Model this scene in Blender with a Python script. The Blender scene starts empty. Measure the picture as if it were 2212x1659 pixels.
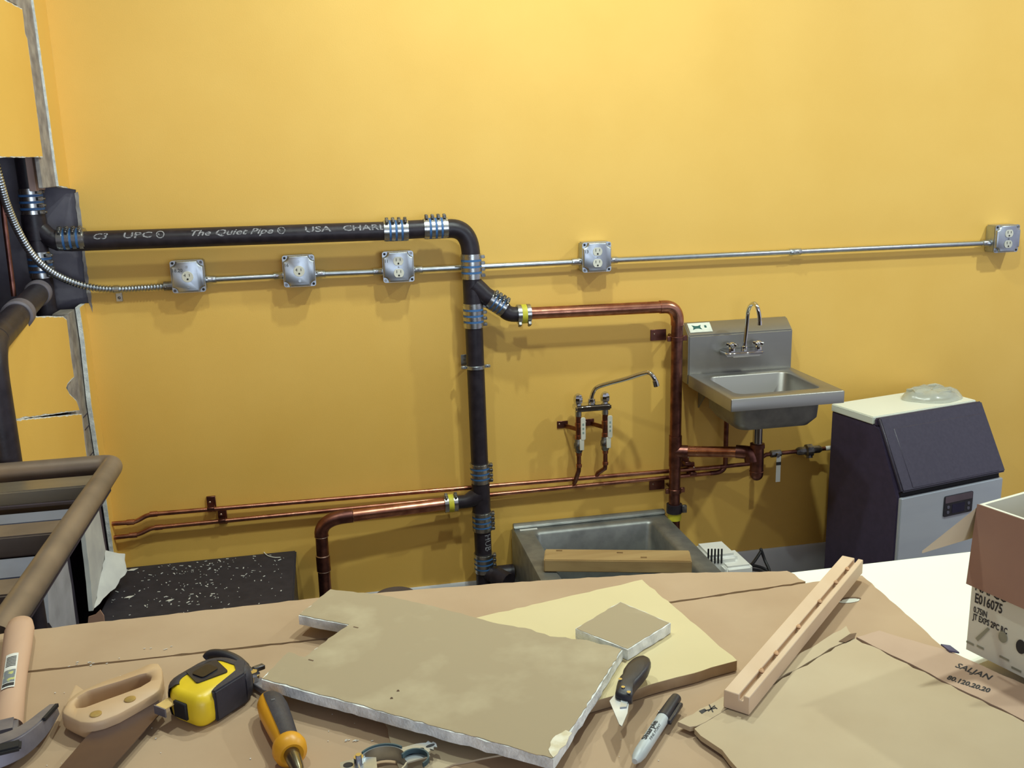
import bpy, bmesh, math, random
from mathutils import Vector, Matrix, Euler
R = math.radians
sc = bpy.context.scene
col = sc.collection
random.seed(7)

# ------------------------------------------------------------------ camera
CAM = Vector((0, -3.2, 1.62))
YAW, PIT, ROL, FPX = R(10.924), R(13.394), R(1.582), 2058.9
_f = Vector((math.sin(YAW)*math.cos(PIT), math.cos(YAW)*math.cos(PIT), -math.sin(PIT)))
_r = Vector((math.cos(YAW), -math.sin(YAW), 0))
_d = _f.cross(_r)
_R = math.cos(ROL)*_r + math.sin(ROL)*_d
_D = -math.sin(ROL)*_r + math.cos(ROL)*_d
cam = bpy.data.cameras.new('camera')
cam.sensor_width = 36; cam.lens = 36*FPX/2212; cam.clip_start = .05
camo = bpy.data.objects.new('camera', cam); col.objects.link(camo)
m = Matrix((_R, -_D, -_f)).transposed().to_4x4(); m.translation = CAM
camo.matrix_world = m
sc.camera = camo

# ------------------------------------------------------------------ light
w = bpy.data.worlds.new('room_air'); sc.world = w; w.use_nodes = True
w.node_tree.nodes['Background'].inputs[0].default_value = (.80, .82, 1.0, 1)
w.node_tree.nodes['Background'].inputs[1].default_value = .40
def lamp(name, loc, target, power, size, color=(.88, 1.0, .93), sy=None, spread=None):
    l = bpy.data.lights.new(name, 'AREA'); l.energy = power; l.color = color
    l.shape = 'DISK' if sy is None else 'RECTANGLE'; l.size = size
    if sy: l.size_y = sy
    if spread: l.spread = R(spread)
    o = bpy.data.objects.new(name, l); col.objects.link(o); o.location = loc
    o.rotation_euler = (Vector(target)-Vector(loc)).to_track_quat('-Z', 'Y').to_euler()
    return o
lamp('ceiling_lamp', (.62, -.95, 3.12), (.62, -.75, 0), 13.5, .10)
lamp('ceiling_lamp', (1.0, -1.62, 3.12), (1.0, -1.55, 0), 19, .10)
lamp('ceiling_lamp', (3.1, -1.55, 3.12), (3.0, -1.4, 0), 27, .10)
lamp('ceiling_lamp', (-.35, -1.75, 3.12), (-.35, -1.6, 0), 9, .10)
lamp('shop_window_daylight', (1.35, -6.6, 1.15), (1.2, 0, 1.1), 60, 2.5, (.70, .84, 1.0), 1.7)
sc.view_settings.view_transform = 'Standard'; sc.view_settings.look = 'None'
sc.view_settings.gamma = 1; sc.view_settings.use_curve_mapping = False
sc.view_settings.exposure = .55

# ------------------------------------------------------------------ survey helpers (photo point -> point on a known plane of the room)
def ray(px, py):
    return ((px-1106)/FPX)*_R + ((py-829.5)/FPX)*_D + _f
def P(px, py, off=0.):            # plane parallel to the back wall, off metres in front of it
    d = ray(px, py); return CAM + d*((3.2-off)/d.y)
def T(px, py, z):                 # level plane
    d = ray(px, py); return CAM + d*((z-1.62)/d.z)
WLX = -.75
def LW(px, py, x=WLX):            # left wall plane
    d = ray(px, py); return CAM + d*(x/d.x)
def TP(pts, z): return [T(a, b, z) for a, b in pts]
def V(*a): return Vector(a)

# ------------------------------------------------------------------ materials
def lin(c):
    return tuple((x/255/12.92 if x/255 <= .04045 else ((x/255+.055)/1.055)**2.4) for x in c)
MATS = {}
def mat(name, c1, rough=.6, metal=0., c2=None, scale=20., detail=4., bump=0., bscale=None, stretch=None, contrast=(.35, .65), rvar=0., trans=0., spec=.5, alpha=1.):
    if name in MATS: return MATS[name]
    mt = bpy.data.materials.new(name); mt.use_nodes = True
    nt = mt.node_tree; b = nt.nodes['Principled BSDF']; L = nt.links.new
    b.inputs['Roughness'].default_value = rough; b.inputs['Metallic'].default_value = metal
    b.inputs['Specular IOR Level'].default_value = spec
    if trans: b.inputs['Transmission Weight'].default_value = trans
    if alpha < 1: b.inputs['Alpha'].default_value = alpha
    if c2 is None: c2 = tuple(x*.88 for x in c1)
    tc = nt.nodes.new('ShaderNodeTexCoord'); mp = nt.nodes.new('ShaderNodeMapping')
    if stretch: mp.inputs['Scale'].default_value = stretch
    L(tc.outputs['Object'], mp.inputs['Vector'])
    n = nt.nodes.new('ShaderNodeTexNoise'); n.inputs['Scale'].default_value = scale; n.inputs['Detail'].default_value = detail
    L(mp.outputs[0], n.inputs['Vector'])
    cr = nt.nodes.new('ShaderNodeValToRGB')
    cr.color_ramp.elements[0].position, cr.color_ramp.elements[1].position = contrast
    cr.color_ramp.elements[0].color = (*lin(c1), 1); cr.color_ramp.elements[1].color = (*lin(c2), 1)
    L(n.outputs['Fac'], cr.inputs[0]); L(cr.outputs[0], b.inputs['Base Color'])
    if rvar:
        mr = nt.nodes.new('ShaderNodeMapRange'); mr.inputs[3].default_value = max(.02, rough-rvar); mr.inputs[4].default_value = rough+rvar
        L(n.outputs['Fac'], mr.inputs[0]); L(mr.outputs[0], b.inputs['Roughness'])
    if bump:
        n2 = nt.nodes.new('ShaderNodeTexNoise'); n2.inputs['Scale'].default_value = bscale or scale*4; n2.inputs['Detail'].default_value = 3
        L(mp.outputs[0], n2.inputs['Vector'])
        bp = nt.nodes.new('ShaderNodeBump'); bp.inputs['Strength'].default_value = bump; bp.inputs['Distance'].default_value = .002
        L(n2.outputs['Fac'], bp.inputs['Height']); L(bp.outputs[0], b.inputs['Normal'])
    MATS[name] = mt; return mt
paint = mat('orange_paint', (236, 191, 95), .55, c2=(232, 186, 89), scale=3, bump=.12, bscale=260)
gyps = mat('gypsum', (240, 242, 236), .9, c2=(200, 202, 198), scale=60, bump=.6, bscale=300)
gpaper = mat('grey_drywall_paper', (162, 145, 115), .85, c2=(180, 165, 134), scale=13, detail=7, bump=.1, contrast=(.5, .75))
rawedge = mat('raw_mud_strip', (168, 162, 155), .9, c2=(126, 120, 118), scale=22, detail=6, bump=.4, bscale=90)
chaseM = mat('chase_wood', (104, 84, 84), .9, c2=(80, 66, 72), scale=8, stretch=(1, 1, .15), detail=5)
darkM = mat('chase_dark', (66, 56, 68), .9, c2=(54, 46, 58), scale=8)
plateM = mat('grey_steel_plate', (120, 116, 124), .6, .2, c2=(104, 100, 110), scale=14)
whiteW = mat('primer_white', (214, 214, 208), .8, c2=(196, 196, 194), scale=12)
floorM = mat('floor_vinyl', (104, 92, 86), .5, c2=(90, 80, 76), scale=6)
ceilM = mat('ceiling_paint', (190, 186, 176), .9, scale=3)
baseM = mat('baseboard_vinyl', (212, 212, 212), .5, c2=(202, 204, 206), scale=5)
iron = mat('cast_iron_coat', (33, 28, 35), .42, c2=(45, 39, 46), scale=35, detail=6, rvar=.1, bump=.12, bscale=160, spec=.4)
steelB = mat('band_steel', (196, 198, 196), .28, 1., c2=(168, 168, 166), scale=40, stretch=(1, 1, 1), rvar=.08)
screwM = mat('screw_steel', (150, 150, 148), .4, .9, c2=(96, 94, 96), scale=60)
blueM = mat('blue_rubber', (64, 112, 168), .5, scale=30)
yelLab = mat('yellow_label', (222, 214, 60), .5, scale=20)
copper = mat('copper', (200, 142, 116), .3, 1., c2=(152, 98, 80), scale=26, detail=6, rvar=.1)
copperD = mat('copper_shade_tarnish', (150, 102, 88), .38, 1., c2=(106, 70, 64), scale=30, detail=6, rvar=.1)  # darker copper copy: mirrored dark surroundings put into the colour, plus mottled tarnish
solder = mat('solder', (200, 178, 164), .35, 1., scale=50)
galv = mat('galvanised', (196, 202, 206), .33, 1., c2=(176, 182, 186), scale=45, rvar=.08)
galvB = mat('galvanised_box', (190, 196, 202), .42, 1., c2=(182, 188, 196), scale=60, rvar=.03)
chrome = mat('chrome', (214, 214, 212), .08, 1., c2=(206, 206, 204), scale=10)
stain = mat('stainless', (166, 164, 158), .4, .9, c2=(160, 158, 152), scale=14, stretch=(.15, 1, 1), rvar=.06)
stainD = mat('stainless_dull', (156, 158, 154), .45, .7, c2=(132, 134, 132), scale=18, rvar=.08)
whiteP = mat('white_plastic', (226, 226, 218), .4, c2=(220, 220, 212), scale=10)
creamP = mat('ivory_plastic', (222, 220, 204), .4, scale=10)
blackP = mat('black_plastic', (34, 32, 38), .4, c2=(42, 40, 46), scale=30, bump=.1)
darkslot = mat('slot_dark', (22, 20, 22), .7, scale=10)
inkM = mat('ink_dark', (46, 44, 46), .7, scale=10)
stencil = mat('stencil_white', (158, 158, 162), .8, c2=(84, 82, 88), scale=180, detail=3, contrast=(.45, .62))
iceBlk = mat('ice_maker_black', (68, 59, 83), .45, c2=(62, 54, 76), scale=40, bump=.05)
iceDoor = mat('ice_door_plastic', (66, 62, 76), .4, c2=(60, 56, 70), scale=90, bump=.12, bscale=500)
iceSt = mat('ice_front_steel', (196, 202, 208), .4, .35, c2=(188, 194, 202), scale=12, stretch=(.1, 1, 1))
cardM = mat('cardboard', (179, 152, 121), .85, c2=(170, 142, 111), scale=7, detail=6, bump=.06)
cardL = mat('cardboard_light', (190, 172, 140), .8, c2=(180, 160, 128), scale=6, detail=6, bump=.06)
cardD = mat('cardboard_brown', (160, 124, 104), .85, c2=(152, 116, 98), scale=10)
cardE = mat('cardboard_edge', (118, 92, 68), .9, scale=60)
yelB = mat('yellow_board', (206, 190, 145), .7, c2=(202, 186, 140), scale=6, bump=.05)
yelE = mat('board_edge', (176, 152, 118), .9, c2=(160, 136, 104), scale=40)
beech = mat('beech', (212, 186, 156), .6, c2=(202, 173, 141), scale=12, stretch=(1, .12, 1), detail=6)
pine = mat('pine_timber', (176, 148, 100), .7, c2=(152, 122, 78), scale=16, stretch=(.12, 1, 1), detail=6)
tapeY = mat('tape_yellow', (240, 206, 40), .4, scale=10)
tapeK = mat('tape_rubber', (44, 42, 50), .55, c2=(52, 50, 58), scale=60, detail=6, bump=.2)
orangeH = mat('orange_handle', (238, 168, 34), .4, scale=10)
hWood = mat('hammer_wood', (198, 164, 138), .55, c2=(186, 150, 124), scale=14, stretch=(1, .15, 1), detail=5)
sWood = mat('saw_handle_wood', (198, 168, 130), .5, c2=(188, 154, 116), scale=16, stretch=(.3, 1, 1), detail=5)
toolSt = mat('tool_steel', (150, 146, 152), .42, .6, c2=(120, 116, 124), scale=26, rvar=.1)
sawSt = mat('saw_steel', (128, 110, 104), .35, .85, c2=(108, 92, 88), scale=9, rvar=.08)
brass = mat('brass', (196, 168, 104), .3, .5, scale=30)
boxW = mat('carton_white', (220, 218, 200), .75, c2=(214, 212, 194), scale=8)
counterM = mat('counter_laminate', (232, 236, 222), .45, c2=(228, 232, 218), scale=4)
counterB = mat('counter_body', (70, 62, 66), .8, scale=5)
frameM = mat('stand_tube', (142, 128, 116), .42, .5, c2=(120, 108, 98), scale=10, stretch=(1, 1, 1), rvar=.08)
frameS = mat('stand_steel', (176, 170, 156), .35, .8, c2=(150, 142, 130), scale=14, stretch=(.2, 1, 1))
bluePan = mat('stand_panel_blue', (122, 130, 150), .5, .3, scale=8)
clearP = mat('clear_plastic', (236, 238, 226), .25, c2=(228, 230, 216), scale=30, trans=.5, alpha=.75)
rubG = mat('green_rubber', (58, 82, 86), .6, scale=20)
teal = mat('print_green', (40, 92, 84), .6, scale=20)
wireK = mat('cable_black', (30, 28, 30), .5, scale=20)

# ------------------------------------------------------------------ mesh builder
def frame_of(a):
    a = a.normalized(); up = V(0, 0, 1) if abs(a.z) < .9 else V(1, 0, 0)
    u = a.cross(up).normalized(); return u, a.cross(u).normalized()
class MB:
    def __init__(s): s.v = []; s.f = []
    def add(s, v, f):
        k = len(s.v); s.v += [Vector(x) for x in v]; s.f += [tuple(i+k for i in q) for q in f]; return s
    def box(s, a, b):
        x0, y0, z0 = a; x1, y1, z1 = b
        return s.add([(x0,y0,z0),(x1,y0,z0),(x1,y1,z0),(x0,y1,z0),(x0,y0,z1),(x1,y0,z1),(x1,y1,z1),(x0,y1,z1)],
                     [(0,3,2,1),(4,5,6,7),(0,1,5,4),(1,2,6,5),(2,3,7,6),(3,0,4,7)])
    def obox(s, c, ax, ay, az):     # centre and three half vectors
        c, ax, ay, az = map(Vector, (c, ax, ay, az))
        if ax.cross(ay).dot(az) < 0: ax = -ax
        p = [c-ax-ay-az, c+ax-ay-az, c+ax+ay-az, c-ax+ay-az, c-ax-ay+az, c+ax-ay+az, c+ax+ay+az, c-ax+ay+az]
        return s.add(p, [(0,3,2,1),(4,5,6,7),(0,1,5,4),(1,2,6,5),(2,3,7,6),(3,0,4,7)])
    def prism(s, pts, off):
        pts = [Vector(p) for p in pts]; off = Vector(off); n = len(pts)
        nrm = V(0, 0, 0)
        for i in range(n): nrm += pts[i].cross(pts[(i+1) % n])
        if nrm.dot(off) < 0: pts = pts[::-1]
        return s.add(pts+[p+off for p in pts], [tuple(range(n-1, -1, -1)), tuple(range(n, 2*n))] + [(i, (i+1) % n, n+(i+1) % n, n+i) for i in range(n)])
    def loft(s, loops, cap0=True, cap1=True, closed=True):
        n = len(loops[0]); v = [p for l in loops for p in l]; f = []
        for k in range(len(loops)-1):
            for i in range(n if closed else n-1):
                j = (i+1) % n; f.append((k*n+i, k*n+j, (k+1)*n+j, (k+1)*n+i))
        if cap0: f.append(tuple(range(n-1, -1, -1)))
        if cap1: f.append(tuple(range((len(loops)-1)*n, len(loops)*n)))
        return s.add(v, f)
    def cyl(s, a, b, r0, r1=None, n=20, cap=True):
        a, b = Vector(a), Vector(b); r1 = r0 if r1 is None else r1
        u, w_ = frame_of(b-a)
        L = [[c+(u*math.cos(t)+w_*math.sin(t))*r for t in [2*math.pi*i/n for i in range(n)]] for c, r in ((a, r0), (b, r1))]
        return s.loft(L, cap, cap)
    def tube(s, path, r, n=14, cap=True):
        path = [Vector(p) for p in path]; N = len(path)
        rr = r if isinstance(r, (list, tuple)) else [r]*N
        t0 = (path[1]-path[0]).normalized(); u, _ = frame_of(t0); L = []
        for i in range(N):
            t = (path[min(i+1, N-1)]-path[max(i-1, 0)]).normalized()
            u = (u-t*u.dot(t)).normalized(); w_ = t.cross(u)
            L.append([path[i]+(u*math.cos(a)+w_*math.sin(a))*rr[i] for a in [2*math.pi*k/n for k in range(n)]])
        return s.loft(L, cap, cap)
    def lathe(s, prof, o, axis, n=24, up=None):
        o = Vector(o); a = Vector(axis).normalized(); u, w_ = frame_of(a)
        return s.loft([[o+a*h+(u*math.cos(t)+w_*math.sin(t))*r for t in [2*math.pi*i/n for i in range(n)]] for r, h in prof])
    def ball(s, c, rx, ry, rz, n=14, k=8):
        c = Vector(c); L = []
        for j in range(k+1):
            ph = -math.pi/2+math.pi*j/k; q = max(.02, math.cos(ph))
            L.append([c+V(rx*q*math.cos(t), ry*q*math.sin(t), rz*math.sin(ph)) for t in [2*math.pi*i/n for i in range(n)]])
        return s.loft(L)
    def build(s, name, mt, parent=None, bevel=0., seg=2, smooth=40, label=None, kind=None, keep=False):
        me = bpy.data.meshes.new(name); me.from_pydata([tuple(v) for v in s.v], [], s.f)
        bm = bmesh.new(); bm.from_mesh(me)
        bmesh.ops.recalc_face_normals(bm, faces=bm.faces)
        if bevel:
            es = [e for e in bm.edges if len(e.link_faces) == 2 and e.calc_face_angle(0) > R(30)]
            bmesh.ops.bevel(bm, geom=es, offset=bevel, segments=seg, affect='EDGES', clamp_overlap=True)
        bm.to_mesh(me); bm.free()
        me.shade_smooth(); me.set_sharp_from_angle(angle=R(smooth))
        me.materials.append(mt)
        o = bpy.data.objects.new(name, me); col.objects.link(o)
        if parent is not None: adopt(o, parent)
        if label: o['label'] = label
        if kind: o['kind'] = kind
        return o
def adopt(o, p):
    o.parent = p
    if p.type == 'EMPTY': o.matrix_parent_inverse = Matrix.Translation(-p.location)
def thing(name, loc, label, cat, group=None):
    o = bpy.data.objects.new(name, None); col.objects.link(o); o.location = loc; o.empty_display_size = .05
    o['label'] = label; o['category'] = cat
    if group: o['group'] = group
    return o
def tag(o, label, cat, group=None):
    o['label'] = label; o['category'] = cat
    if group: o['group'] = group
    return o
def struct(o): o['kind'] = 'structure'; return o
def smooth_path(pts, n=8):
    pts = [Vector(p) for p in pts]; out = []; q = [pts[0]*2-pts[1]]+pts+[pts[-1]*2-pts[-2]]
    for i in range(1, len(q)-2):
        a, b, c, d = q[i-1:i+3]
        for k in range(n):
            t = k/n; out.append(.5*((2*b)+(c-a)*t+(2*a-5*b+4*c-d)*t*t+(3*b-a-3*c+d)*t**3))
    out.append(pts[-1]); return out
def arc(a, c, b, n=10):            # quadratic bend a -> b with corner c, circular enough for fittings
    a, c, b = Vector(a), Vector(c), Vector(b); out = []
    for i in range(n+1):
        t = i/n; out.append(a*(1-t)**2+c*2*t*(1-t)+b*t*t)
    return out
def rag(pts, step, amp, seed=1, axes=(1, 1, 0)):
    rd = random.Random(seed); out = []
    pts = [Vector(p) for p in pts]
    for i, p in enumerate(pts):
        q = pts[(i+1) % len(pts)]; n = max(1, int((q-p).length/step)); out.append(p)
        for k in range(1, n):
            out.append(p.lerp(q, k/n)+V(*(rd.uniform(-amp, amp)*a for a in axes)))
    return out
def resample(pts, n):
    pts = [Vector(p) for p in pts]; L = [0]
    for i in range(len(pts)): L.append(L[-1]+(pts[(i+1) % len(pts)]-pts[i]).length)
    out = []
    for k in range(n):
        d = L[-1]*k/n; i = max(j for j in range(len(pts)) if L[j] <= d)
        out.append(pts[i].lerp(pts[(i+1) % len(pts)], (d-L[i])/max(1e-9, L[i+1]-L[i])))
    return out
def rrect(w_, h_, r, n=5):
    out = []
    for cx, cy, a0 in ((w_/2-r, h_/2-r, 0), (-w_/2+r, h_/2-r, 90), (-w_/2+r, -h_/2+r, 180), (w_/2-r, -h_/2+r, 270)):
        for k in range(n+1):
            a = R(a0+90*k/n); out.append((cx+r*math.cos(a), cy+r*math.sin(a)))
    return out
def text(name, body, size, fn, mt, parent, cuts=0, bold=0., shear=0., kind=None, width=None):
    cu = bpy.data.curves.new(name, 'FONT'); cu.body = body; cu.size = size; cu.offset = bold; cu.shear = shear
    cu.resolution_u = 2; cu.align_x = 'LEFT'
    o = bpy.data.objects.new(name, cu); col.objects.link(o)
    dg = bpy.context.evaluated_depsgraph_get(); dg.update()
    me = bpy.data.meshes.new_from_object(o.evaluated_get(dg)); bpy.data.objects.remove(o)
    bm = bmesh.new(); bm.from_mesh(me)
    ys = [v.co.y for v in bm.verts]; xs = [v.co.x for v in bm.verts]
    for k in range(1, cuts+1):
        y = min(ys)+(max(ys)-min(ys))*k/(cuts+1)
        bmesh.ops.bisect_plane(bm, geom=bm.verts[:]+bm.edges[:]+bm.faces[:], plane_co=(0, y, 0), plane_no=(0, 1, 0))
    kx = 1. if width is None else width/max(1e-6, max(xs)-min(xs))
    for v in bm.verts: v.co = fn((v.co.x-min(xs))*kx, v.co.y)
    bm.to_mesh(me); bm.free(); me.materials.clear(); me.materials.append(mt)
    ob = bpy.data.objects.new(name, me); col.objects.link(ob); adopt(ob, parent)
    return ob
def flat(o, ux, uy, lift=None):
    o, ux, uy = Vector(o), Vector(ux).normalized(), Vector(uy).normalized()
    return lambda x, y: o+ux*x+uy*y

# ================================================================== the room
NX = -.737                                   # cut edge of the back wall beside the open corner
H = 3.2
zt, zb = 1.562, 1.206
pts = [(-.7505, 0, 0), (4.6, 0, 0), (4.6, 0, H), (-.7505, 0, H), (-.7505, 0, zt), (NX+.004, 0, zt-.004), (NX, 0, zt-.03), (NX-.001, 0, 1.45), (NX+.002, 0, 1.40), (NX-.002, 0, 1.30), (NX-.001, 0, zb), (-.7505, 0, zb)]
wb = struct(MB().prism(pts, (0, .0127, 0)).build('wall_back', paint))
MB().prism(rag([V(NX+.009, -.0006, zt-.01), V(NX-.0015, -.0006, zt-.014), V(NX-.003, -.0006, 1.40), V(NX-.003, -.0006, zb+.004), V(NX+.006, -.0006, zb-.03), V(NX+.008, -.0006, zb-.01), V(NX+.006, -.0006, 1.33), V(NX+.009, -.0006, 1.45)], .014, .0016, 5, (1, 0, 1)), (0, .013, 0)).build('torn_plaster_edge', rawedge, wb)
fl = struct(MB().box((-1.2, -4.5, -.05), (4.6, .02, 0)).build('floor', floorM))
struct(MB().box((-1.2, -4.5, H), (4.6, .02, H+.05)).build('ceiling', ceilM))
# baseboard along the back wall
struct(MB().prism([(-.16, -.001, .002), (-.16, -.011, .002), (-.16, -.011, .108), (-.16, -.006, .116), (-.16, -.001, .116)], (4.7, 0, 0)).build('baseboard_back', baseM))
# left wall: opened up, drywall pieces, raw strips, wooden studs behind
def lw(u, z, x=WLX): return V(x, -u, z)
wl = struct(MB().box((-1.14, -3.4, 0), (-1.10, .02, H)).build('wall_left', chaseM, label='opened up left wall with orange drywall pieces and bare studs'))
def drywall(pts, mt=paint, seed=1, ragd=True, x=WLX, th=.0127, name='drywall_panel', label=None):
    p = [lw(u, z, x) for u, z in pts]
    if ragd: p = rag(p, .022, .0010, seed, (0, 1, 1))
    if mt is not paint: return MB().prism(p, (-th, 0, 0)).build(name, mt, wl, label=label)
    core = MB().prism(p, (-th, 0, 0)).build(name, gyps, wl, label=label)
    ar = sum(pts[i][0]*pts[(i+1) % len(pts)][1]-pts[(i+1) % len(pts)][0]*pts[i][1] for i in range(len(pts)))
    q = []; rd_ = random.Random(seed)
    for i, (u, z) in enumerate(pts):          # painted paper pulled back a little from every cut edge
        a_, b_ = Vector(pts[i-1]), Vector(pts[(i+1) % len(pts)]); c_ = Vector((u, z))
        n1, n2 = (c_-a_).normalized(), (b_-c_).normalized(); sg = 1 if ar > 0 else -1
        nn = Vector((-(n1.y+n2.y), n1.x+n2.x))*sg
        c2_ = c_+(nn.normalized()*.0032 if nn.length > .01 and u > .01 else Vector((0, 0)))
        q.append(lw(c2_.x, c2_.y, x))
    MB().prism(rag(q, .016, .0016, seed+20, (0, 1, 1)), (.0006, 0, 0)).build('painted_face', paint, wl)
    return core
def px(*pp): return [(-LW(a, b).y, LW(a, b).z) for a, b in pp]
drywall([(.258, 2.045), (.262, 1.98), (.248, 1.97), (.256, 1.654), (1.5, 1.648), (1.5, 2.045)], seed=3, label='orange drywall panel above the open pipe chase')
drywall([(.14, H), (.0, H), (0, 1.562), (.06, 1.566), (.128, 1.572), (.132, 1.655), (.13, 1.76)], seed=4, label='narrow orange drywall strip beside the corner')
drywall([(.075, 1.204), (.0, 1.206), (0, .30), (.052, .30), (.064, .6), (.08, .75), (.09, .9), (.07, 1.1)], seed=5)
a = px((60, 683), (132, 683)); top = px((45, 684), (136, 683), (150, 700))
drywall([(1.5, 1.36), (.66, 1.268)] + px((60, 683), (136, 683), (144, 690), (155, 780), (160, 815), (146, 830), (143, 838), (150, 850), (165, 865), (172, 887), (135, 892), (80, 900), (22, 908)) + [(1.5, 1.17)], seed=6, label='orange drywall panel below the pipe chase with a bite in its edge')
drywall([(1.5, 1.165)] + px((24, 908), (80, 902), (135, 897), (176, 894), (184, 960), (188, 990)) + [(.235, .62), (1.5, .62)], seed=8, label='lower orange drywall panel under the open crack')
drywall([(.35, .66), (.175, .66), (.16, .5), (.15, .43), (.20, .39), (.30, .345), (.385, .335), (.37, .42)], whiteW, seed=9, name='primer_board', label='white torn board at the foot of the left wall')
drywall([(.75, .62), (.57, .62), (.56, .5), (.575, .30), (.77, .30), (.74, .44), (.79, .5), (.77, .56)], mat('primer_grey', (172, 172, 180), .8, scale=12), seed=10, name='primer_board')
fp = [lw(.15, .43, WLX+.001), lw(.12, .40, WLX+.05), lw(.17, .36, WLX+.06), lw(.26, .345, WLX+.04), lw(.37, .336, WLX+.001)]
MB().prism(rag(fp, .02, .004, 3, (1, 1, 1)), (-.002, .001, .001)).build('torn_paper_flap', whiteW, wl)
def stud(u0, u1, z0, z1, x0, x1, mt, name='stud'):
    return MB().box((x0, -u1, z0), (x1, -u0, z1)).build(name, mt, wl, bevel=.002, seg=1)
stud(.118, .275, 1.57, H-.01, WLX-.018, WLX-.006, rawedge, 'corner_stud')
stud(.15, 1.5, 2.05, 2.14, WLX-.05, WLX-.007, rawedge, 'header_stud')
stud(.155, .275, .62, 1.195, WLX-.024, WLX-.012, rawedge, 'corner_stud')
stud(.05, .15, .02, .66, WLX-.062, WLX-.02, chaseM, 'dark_stud')
stud(.058, .152, .66, 1.198, WLX-.062, WLX-.016, mat('raw_stud_b', (150, 142, 130), .9, c2=(120, 112, 104), scale=30, bump=.3), 'corner_stud')
for i, zz in enumerate((.44, .60, .74, .83, .87)):
    MB().box((WLX-.0165, -.15, zz-.0015), (WLX-.0145, -.08, zz+.0015)).build('plaster_crack', darkM, wl)
stud(-LW(93, 370, -.81).y, -LW(73, 370, -.81).y, 1.56, 2.3, -.83, -.81, mat('chase_stud', (224, 194, 180), .9, c2=(206, 174, 160), scale=14, stretch=(1, 1, .15)))
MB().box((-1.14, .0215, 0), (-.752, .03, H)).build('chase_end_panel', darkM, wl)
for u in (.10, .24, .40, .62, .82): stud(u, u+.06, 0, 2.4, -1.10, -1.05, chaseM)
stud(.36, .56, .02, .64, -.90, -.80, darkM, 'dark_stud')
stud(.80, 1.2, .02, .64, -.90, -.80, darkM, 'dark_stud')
# grey steel plate across the opened corner, behind both walls
struct(MB().box((-1.1, .014, 1.0), (-.70, .02, 1.75)).build('trim_1', plateM, label='grey steel plate seen through the opened corner'))

# ================================================================== black cast-iron drain line
OFF = .078; RI = .0298
dl = thing('drain_pipe', P(1040, 1262, OFF)*1, 'black no-hub cast iron drain line crossing the orange wall and dropping to the floor', 'pipe')
dl.location.z = .03
def pipe_seg(a, b, name='pipe_length', r=RI, mt=iron, par=dl): return MB().cyl(a, b, r, n=28).build(name, mt, par)
def coupling(c, axis, sdir, L=.078, r=.0335, nb=4, par=dl, blue=True, yellow=False):
    c, a = Vector(c), Vector(axis).normalized(); s = Vector(sdir); s = (s-a*s.dot(a)).normalized()
    prof = [(r-.003, -L/2), (r, -L/2), (r, L/2), (r-.003, L/2)]
    co = MB().lathe(prof, c, a, 32).build('coupling', steelB, par)
    if blue:
        for k in (-1, 0, 1):
            h = k*L/4.1
            MB().lathe([(r, h-.0035), (r+.0006, h-.0033), (r+.0006, h+.0033), (r, h+.0035)], c, a, 32).build('blue_gasket_stripe', blueM, co)
    if yellow:
        MB().lathe([(r, -L*.2), (r+.0008, -L*.19), (r+.0008, L*.19), (r, L*.2)], c, a, 32).build('yellow_label_band', yelLab, co)
    hs = [L*(-.375+.25*k) for k in range(4)] if nb == 4 else [-L*.36, L*.36]
    t = a.cross(s)
    for h in hs:
        MB().lathe([(r, h-.0058), (r+.0012, h-.0055), (r+.0012, h+.0055), (r, h+.0058)], c, a, 32).build('clamp_band', steelB, co)
        q = c+a*h+s*(r+.005)
        mb = MB().obox(q, a*.0052, s*.0055, t*.009); mb.cyl(q+t*.007, q+t*.017, .0046, n=10)
        mb.obox(q-t*.003+s*.004, a*.004, s*.003, t*.004)
        mb.build('clamp_screw', screwM, co, bevel=.0008, seg=1)
    return co
X, Y, Z = V(1, 0, 0), V(0, 1, 0), V(0, 0, 1)
A0 = P(178, 521, OFF); zh = A0.z
B0 = P(830, 499, OFF); B1 = P(908, 495, OFF)
horizontal = (B0-A0).normalized()
cx = P(1026, 760, OFF).x
cb = P(1044, 1190, OFF).x
def vx(z):  # vertical stack axis
    return V(cx+(cb-cx)*((P(1026, 760, OFF).z-z)/(P(1026, 760, OFF).z-P(1044, 1190, OFF).z)), -OFF, z)
C2, C3, C4 = P(156, 517, OFF), P(855, 498, OFF), P(941, 493, OFF)
hp = pipe_seg(A0-horizontal*.03, B0+horizontal*.02)
pipe_seg(B0+horizontal*.02, P(915, 494.5, OFF))
coupling(C2, horizontal, V(0, -.55, .8)); coupling(C3, horizontal, V(0, -.45, .9)); coupling(C4, (P(970, 492, OFF)-P(915, 494.5, OFF)), V(0, -.1, 1))
e0 = P(968, 494, OFF); zc5 = P(1020, 552, OFF).z; e1 = vx(zc5); corner = V(e1.x, -OFF, e0.z+.004)
MB().tube([P(915, 494.5, OFF), P(940, 493, OFF)] + arc(e0, corner, e1, 14) + [vx(zc5-.03)], RI+.001, 28).build('elbow', iron, dl)
zC5 = P(1021, 575, OFF).z; zC6 = P(1025, 681, OFF).z
coupling(vx(zC5), Z, V(1, -.12, 0), .082)
MB().cyl(vx(zC5+.02), vx(zC6-.02), RI+.0015, n=28).build('wye_fitting', iron, dl)
wc = vx(P(1024, 622, OFF).z)
w1 = P(1073, 655, OFF); wd = (w1-wc).normalized()
MB().tube([wc+V(0, 0, .012), wc.lerp(w1, .5), w1+wd*.005], [RI+.004, RI+.002, RI-.001], 24).build('wye_branch', iron, dl)
coupling(w1, wd, V(.5, -.5, .5), .062, .0315)
w2 = P(1114, 679, OFF)
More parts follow.
